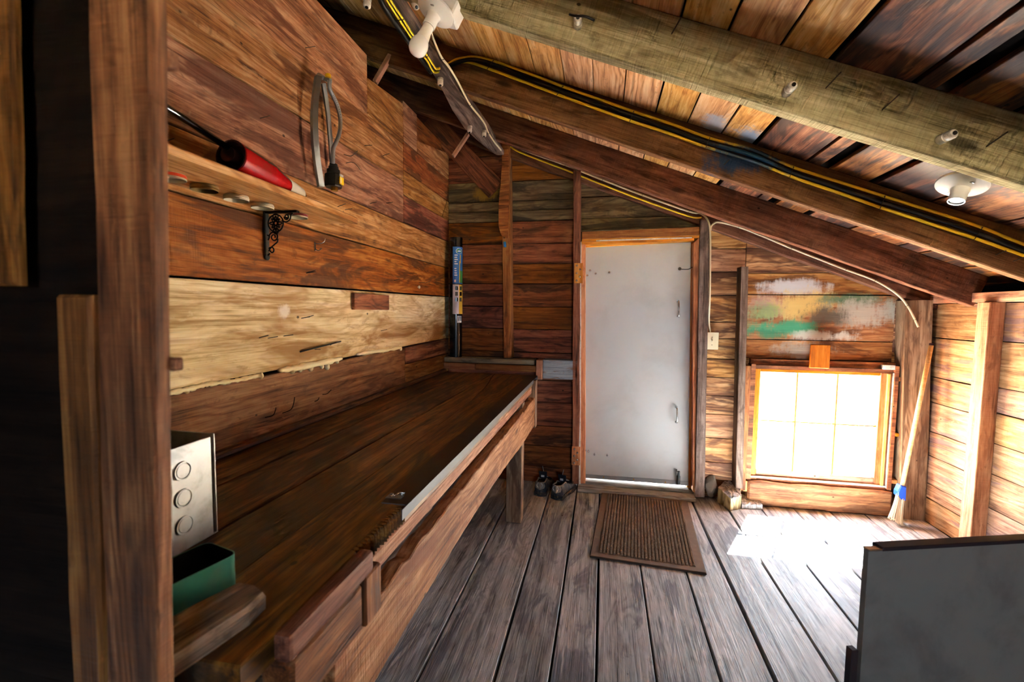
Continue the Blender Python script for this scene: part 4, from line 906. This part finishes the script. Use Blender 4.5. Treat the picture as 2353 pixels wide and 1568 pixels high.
for i in range(6): arc('barcode_bar', bc, -55+6.5*i, -52+6.5*i, zp(738), zp(729), 'film_black', .0014, 2)
a = onY(1160, 563, 3.386)
bt_ = lathe('small_tube', None, [(.004, .048), (.006, .044), (.0095, .042), (.010, .040), (.010, .0), (.009, -.002)], frame(a, XA, YA) @ Matrix.Rotation(-.12, 4, 'Y') @ Matrix.Translation((0, 0, -.018)), 'battery_blue', 18)
bt_.data.materials.append(MATS['label_yellow'])
for p_ in bt_.data.polygons:
    if p_.center.z > .038 or p_.center.z < .002: p_.material_index = 1
tag(bt_, 'small blue and yellow tube stuck on the first wall stud', 'tube')
a, b = onY(1622, 764, 3.452), onY(1650, 804, 3.452)
ls = thing('light_switch', ((a.x+b.x)/2, 3.46, b.z), 'ivory light switch plate beside the door right of dark post', 'light switch')
box('switch_box', ls, (a.x+.012, 3.455, b.z+.01), (b.x-.012, 3.5, a.z-.01), 'switch_ivory', .001); box('plate', ls, (a.x, 3.448, b.z), (b.x, 3.455, a.z), 'switch_ivory', .004, seg=2)
m_ = V(((a.x+b.x)/2, 3.446, (a.z+b.z)/2)); obox('toggle', ls, frame(m_+V((0, -.005, .003)), XA, YA) @ Matrix.Rotation(.5, 4, 'X'), (.009, .018, .010), 'switch_ivory', .002)
for dz_ in (-.028, .028): lathe('screw', ls, [(.003, 0), (.002, .001)], zframe(m_+V((0, .0015, dz_)), (0, -1, 0)), 'nail_steel', 8)

# ---- broom and leaf
bh0, bh1 = onY(2073, 1118, 3.335), onY(2140, 794, 3.335); bd = (bh1-bh0).normalized()
br = thing('broom', (1.93, 3.33, 0), 'broom with yellow wood handle and blue cap leaning in the right corner', 'broom')
tube('handle', br, [bh0-bd*.03, bh1], .0125, 'broom_handle', 14, 1); lathe('handle_tip', br, [(.012, 0), (.012, .012), (.006, .014)], zframe(bh1, bd), 'red_dark', 14)
cp = [onY(u, v, 3.335) for u, v in ((2066, 1114), (2079, 1117), (2078, 1149), (2071, 1149), (2058, 1137), (2059, 1128))]
slab('cap', br, XA, ZA, -3.313, [(p.x, p.z) for p in cp], .045, 'broom_blue', .006)
stv, stf = [], []
for i in range(34):
    t = i/33; yy_ = 3.315+.04*random.random(); top = onY(2060+18*t, 1135+10*t, yy_); bot = onY(2041+33*t+random.uniform(-2, 2), 1186+22*t+random.uniform(-4, 3), yy_-.03-.02*random.random()); bot.z = max(bot.z, .003)
    mid = (top+bot)/2+V((.006*(.5-t), 0, 0)); tipb = bot+V((.012*(t-.3), -.006, -.002)); tipb.z = max(.002, tipb.z)
    vs, fs = tube_mesh(smooth_path([top, mid, bot, tipb], 3), .0022, 5); o_ = len(stv); stv += vs; stf += [[q_+o_ for q_ in f] for f in fs]
bs = link('bristles', mesh(stv, stf), 'broom_bristle', br, smooth=True); tag(bs, kind='stuff')
def leaf(pts, u, v, label):
    c = onZ(u, v, .004); n = len(pts); vs = [(c.x+x, c.y+y, .003+.014*abs(math.sin(3*x/.08))) for x, y in pts]+[(c.x+x, c.y+y, .0015+.014*abs(math.sin(3*x/.08))) for x, y in pts]
    o = link('dry_leaf', mesh(vs, [list(range(n)), list(range(2*n-1, n-1, -1))]+[[i, n+i, n+(i+1) % n, (i+1) % n] for i in range(n)]), 'leaf_dry'); tag(o, label, 'leaf')
leaf([(-.05, .03), (-.02, .035), (.01, .01), (.05, -.025), (.02, -.03), (-.01, -.01)], 2102, 1188, 'curled dry leaf on floor beside the broom bristles')
leaf([(-.03, .0), (0, .014), (.03, .004), (.01, -.012)], 2005, 1172, 'small dry leaf on floor below the window beam')

# ---- stones and split wood beside the window
def lump(name, c, size, mat, seed, label, cat, rough=.14, sub=3, rot=0):
    rnd = random.Random(seed); bm = bmesh.new(); bmesh.ops.create_icosphere(bm, subdivisions=sub, radius=1)
    ks = [(V((rnd.uniform(-1, 1), rnd.uniform(-1, 1), rnd.uniform(-1, 1))).normalized(), rnd.uniform(.55, .95)) for _ in range(14)]
    for v in bm.verts:
        d = v.co.normalized(); r = 1.0
        for k, h_ in ks:
            q_ = d.dot(k)
            if q_ > .01: r = min(r, h_/q_ if h_/q_ > .5 else .5)
        r *= 1+rough*.25*rnd.uniform(-1, 1); v.co = V((d.x*r*size[0], d.y*r*size[1], d.z*r*size[2]))
    zm = min(v.co.z for v in bm.verts)
    for v in bm.verts: v.co.z -= zm
    o = link(name, bm_mesh(bm), mat, None, Matrix.Translation((c.x, c.y, .001)) @ Matrix.Rotation(rot, 4, 'Z')); tag(o, label, cat); return o
lump('stone', onZ(1637, 1148, 0)+V((0, .03, 0)), (.055, .05, .085), 'stone', 3, 'rounded grey stone between door post and split wood chunk', 'stone', .05, 3)
lump('stone', onZ(1760, 1158, 0)+V((0, .0, 0)), (.06, .035, .04), 'stone_pale', 8, 'pale lumpy stone against the low beam under window', 'stone', .2)
lump('stone', onZ(1742, 1146, 0)+V((0, .01, 0)), (.045, .03, .065), 'stone_pale', 14, 'upright brown and pale stone behind the grey wood chip', 'stone', .2)
def chunk(name, pix, y, h, mat, label, slope=0, cap=None, dep=.10):
    c = [onZ(u, v, 0) for u, v in pix]; base = [(p.x, p.y) for p in c]; n = len(base); rnd = random.Random(5)
    # subdivide outline for fibrous sides
    out = []
    for i in range(n):
        a, b = base[i], base[(i+1) % n]
        for k in range(7): t = k/7; out.append((a[0]+(b[0]-a[0])*t+rnd.uniform(-.0035, .0035), a[1]+(b[1]-a[1])*t+rnd.uniform(-.0035, .0035)))
    m = len(out); cxm = sum(p[0] for p in out)/m; cym = sum(p[1] for p in out)/m
    vs = [(x-cxm, y_-cym, 0) for x, y_ in out]+[((x-cxm)*.98, (y_-cym)*.98, h+slope*(y_-cym)/dep+rnd.uniform(-.004, .004)) for x, y_ in out]+[((x-cxm)*.5, (y_-cym)*.5, h+slope*.5*(y_-cym)/dep+rnd.uniform(-.004, .006)) for x, y_ in out]
    fs = [list(range(m))[::-1], list(range(2*m, 3*m))]+[[k*m+i, k*m+(i+1) % m, (k+1)*m+(i+1) % m, (k+1)*m+i] for k in (0, 1) for i in range(m)]
    # the grain stands upright: local x is the vertical
    M = Matrix(((0, 0, 1, cxm), (0, 1, 0, cym), (1, 0, 0, .001), (0, 0, 0, 1))); M = Matrix(((0, 1, 0, cxm), (0, 0, 1, cym), (1, 0, 0, .001), (0, 0, 0, 1)))
    vs = [(z, x, y_) for x, y_, z in vs]
    o = link(name, mesh(vs, fs), mat, None, M); o.data.materials.append(MATS[cap or mat])
    for p_ in o.data.polygons:
        if all(i >= m for i in p_.vertices): p_.material_index = 1
    tag(o, label, 'firewood'); return o
chunk('wood_chunk', [(1648, 1155), (1678, 1174), (1702, 1170), (1700, 1156), (1668, 1142)], 3.3, .105, 'log_split', 'thick split wood chunk with grey top beside the dark stud', .02, 'log_grey')
chunk('wood_chip', [(1704, 1170), (1752, 1171), (1742, 1152), (1702, 1152)], 3.35, .04, 'log_grey', 'flat pale grey weathered wood chip on floor under window', .015, 'log_grey')

# ---- doormat
mc = [onZ(u, v, 0) for u, v in ((1381, 1134), (1580, 1151), (1622, 1324), (1357, 1283))]; cc = sum(mc, V())/4; may = ((mc[0]-mc[3])+(mc[1]-mc[2])).normalized()
ML, MW = .94, .60
mt = thing('doormat', (cc.x, cc.y, .001), 'brown ribbed doormat on the floor in front of the door', 'doormat'); MM = frame((cc.x, cc.y, .001), may, V((-may.y, may.x, 0)))
obox('backing', mt, MM @ Matrix.Translation((0, 0, .004)), (ML, MW, .008), 'mat_rubber', .002); obox('pile', mt, MM @ Matrix.Translation((0, 0, .0095)), (ML-.006, MW-.006, .004), 'mat_fibre', .0015)
vs, fs = [], []
nc, nr_ = 27, 48; lx, ly = (ML-.09)/nr_, (MW-.09)/nc
for i in range(nr_):
    for j in range(nc):
        x = -(ML-.09)/2+(i+.5)*lx; y = -(MW-.09)/2+(j+.5)*ly; hx, hy = lx*.38, ly*.36; o_ = len(vs); sk = .25*hx
        vs += [(x-hx-sk, y-hy, .0115), (x+hx-sk, y-hy, .0115), (x+hx+sk, y+hy, .0115), (x-hx+sk, y+hy, .0115), (x-hx*.5-sk, y-hy*.6, .0185), (x+hx*.5-sk, y-hy*.6, .0185), (x+hx*.5+sk, y+hy*.6, .0185), (x-hx*.5+sk, y+hy*.6, .0185)]
        fs += [[o_+4, o_+5, o_+6, o_+7]]+[[o_+k, o_+(k+1) % 4, o_+4+(k+1) % 4, o_+4+k] for k in range(4)]
rb_ = link('ribs', mesh(vs, fs), 'mat_rib', mt, MM); tag(rb_, kind='stuff')

# ---- shoes
def shoe(c, ang, label, mir):
    t = thing('shoe', (c.x, c.y, .001), label, 'shoe', 'pair of worn shoes by the door'); M = Matrix.Translation((c.x, c.y, .001)) @ Matrix.Rotation(ang, 4, 'Z') @ Matrix.Diagonal((mir*1.2, 1.08, 1.15, 1))
    L = .275; N = 18
    def w(s_): return .036+.014*math.sin(PI*min(1, s_*1.05))**.7 if s_ < .97 else .026
    def outline(s_): 
        if s_ < .08: return .036*math.sqrt(max(0, 1-((.08-s_)/.08)**2))*.95+.003
        if s_ > .85: return .049*math.sqrt(max(0, 1-((s_-.85)/.15)**2))+.002
        return .036+(.049-.036)*(s_-.08)/.77-.004*math.sin(PI*(s_-.08)/.77*2)
    def hgt(s_): return .090-.010*s_*2 if s_ < .32 else max(.042, .092-.062*((s_-.32)/.68)**.8)
    def gap(s_): return 0.62 if s_ < .40 else max(0.0, .62*(1-(s_-.40)/.14))
    def shell(k, off):
        vs = []; fs = []; K = 15
        for i in range(N+1):
            s_ = i/N; y = s_*L; wd = outline(s_)-off; h = hgt(s_)-off*.5; g_ = gap(s_)
            for j in range(K):
                u = -1+2*j/(K-1); a = u*(PI-0.0)     # -pi..pi from the top left rim, round the bottom, to the top right rim
                th = PI*(1-abs(u))*1.0               # 0 at the bottom centre
                side = 1 if u > 0 else -1
                f = abs(u)
                if f < .35: x = side*wd*(f/.35); z = .016+off
                else:
                    q_ = (f-.35)/.65; bulge = math.cos(q_*PI/2*(1-g_*.55)); x = side*wd*max(bulge, 0)**.55; z = .016+off+(h-.016)*math.sin(q_*PI/2)
                    if g_ <= 0: x = side*wd*math.sqrt(max(0, 1-q_*q_))
                vs.append((x, y, z))
        for i in range(N):
            for j in range(K-1): fs.append([i*K+j, i*K+j+1, (i+1)*K+j+1, (i+1)*K+j])
        fs.append(list(range(K))[::-1]); return vs, fs, K
    vs, fs, K = shell(0, 0); up = link('upper', mesh(vs, fs), 'shoe_upper', t, M, smooth=True)
    vs2, fs2, K = shell(0, .004); ln = link('liner', mesh(vs2, fs2), 'shoe_liner', t, M, smooth=True)
    rim = [V(vs[i*K]) for i in range(9, -1, -1)]+[V(vs[i*K+K-1]) for i in range(0, 10)]
    rim = [M @ p for p in rim]; tube('collar', t, rim, .0045, 'shoe_panel', 6, 2)
    ou = [(outline(i/20)+.004, i/20*L) for i in range(21)]; pl_ = [(x, y) for x, y in ou]+[(-x, y) for x, y in ou[::-1]]; n = len(pl_)
    sv = [(x*.97, y, 0) for x, y in pl_]+[(x, y, .012) for x, y in pl_]+[(x*.98, y, .026) for x, y in pl_]; sf = [list(range(n)), list(range(2*n, 3*n))[::-1]]+[[k*n+i, (k+1)*n+i, (k+1)*n+(i+1) % n, k*n+(i+1) % n] for k in range(2) for i in range(n)]
    bm = bmesh.new(); bv = [bm.verts.new(v) for v in sv]
    for f in sf: bm.faces.new([bv[i] for i in f])
    link('sole', bm_mesh(bm), 'shoe_sole', t, M)
    hp = [(x, z) for x, z in ((-.026, .052), (-.030, .068), (-.024, .084), (0, .088), (.024, .084), (.030, .068), (.026, .052), (0, .044))]
    hv = [(x, -.003-.0*z+.55*x*x/.03, z) for x, z in hp]+[(x*.98, .004+.55*x*x/.03, z) for x, z in hp]
    link('heel_panel', mesh(hv, [list(range(8)), list(range(15, 7, -1))]+[[i, 8+i, 8+(i+1) % 8, (i+1) % 8] for i in range(8)]), 'shoe_panel', t, M)
    for sx in (-1, 1): tube('heel_stripe', t, [M @ V((sx*.010, -.0045, .060)), M @ V((sx*.018, -.004, .075)), M @ V((sx*.008, -.0045, .090))], .0018, 'label_white', 5, 3)
    link('tongue', mesh([(-.022, .12, .075), (.022, .12, .075), (.026, .105, .128), (-.026, .105, .128), (-.022, .126, .075), (.022, .126, .075), (.026, .111, .128), (-.026, .111, .128)], [[0, 1, 2, 3], [7, 6, 5, 4], [0, 4, 5, 1], [1, 5, 6, 2], [2, 6, 7, 3], [3, 7, 4, 0]]), 'shoe_liner', t, M)
    link('size_tag', mesh([(-.010, .1035, .092), (.010, .1035, .092), (.010, .1015, .106), (-.010, .1015, .106)], [[0, 1, 2, 3]]), 'label_white', t, M)
    tube('lace', t, [M @ V((.005, .12, .11)), M @ V((.0, .122, .135)), M @ V((-.006, .12, .16))], .0022, 'shoe_lace', 5, 3)
    for k in range(4): tube('lace', t, [M @ V((-.02, .135+.02*k, .086-.007*k)), M @ V((0, .138+.02*k, .092-.007*k)), M @ V((.02, .135+.02*k, .086-.007*k))], .0022, 'shoe_lace', 5, 3)
s1, s2 = onZ(1240, 1142, 0), onZ(1277, 1150, 0)
shoe(s1, -.06, 'left of two worn dark shoes, beside the bench leg', 1); shoe(s2, -.28, 'right of two worn dark shoes, nearer the door', -1)

# ---- grey panel in the right foreground
pz = .80; q0, q1 = onZ(1997, 1264, pz), onZ(2353, 1244, pz); pdv = (q1-q0).normalized(); pn = V((pdv.y, -pdv.x, 0))
gp = thing('grey_panel', (q0.x+.3*pdv.x, q0.y+.3*pdv.y, 0), 'scuffed dark grey upright panel standing in the right foreground', 'panel')
def pslab(name, a0, a1, z0, z1, off, th, mat, ch=.002):
    o = V((q0.x, q0.y, 0)); M = frame(o+pdv*((a0+a1)/2)+ZA*((z0+z1)/2)+pn*(off-th/2), pdv, ZA)
    return obox(name, gp, M, (a1-a0, z1-z0, th), mat, ch)
pslab('panel_sheet', 0, .74, .012, pz-.004, 0, .016, 'panel_grey', .001)
pslab('top_rail', .035, .74, pz-.006, pz+.004, .002, .03, 'panel_edge', .002)
pslab('side_bar', -.022, -.004, 0, .545, -.004, .02, 'panel_edge', .002); pslab('side_bar', .745, .765, 0, .545, -.004, .02, 'panel_edge', .002)
pslab('foot', -.02, .76, 0, .012, .04, .10, 'panel_edge', .002); pslab('corner_clip', .0, .036, pz-.005, pz, .001, .018, 'bright_steel', .001)
pslab('brace_rail', -.005, .746, .30, .33, -.016, .012, 'panel_edge', .002)
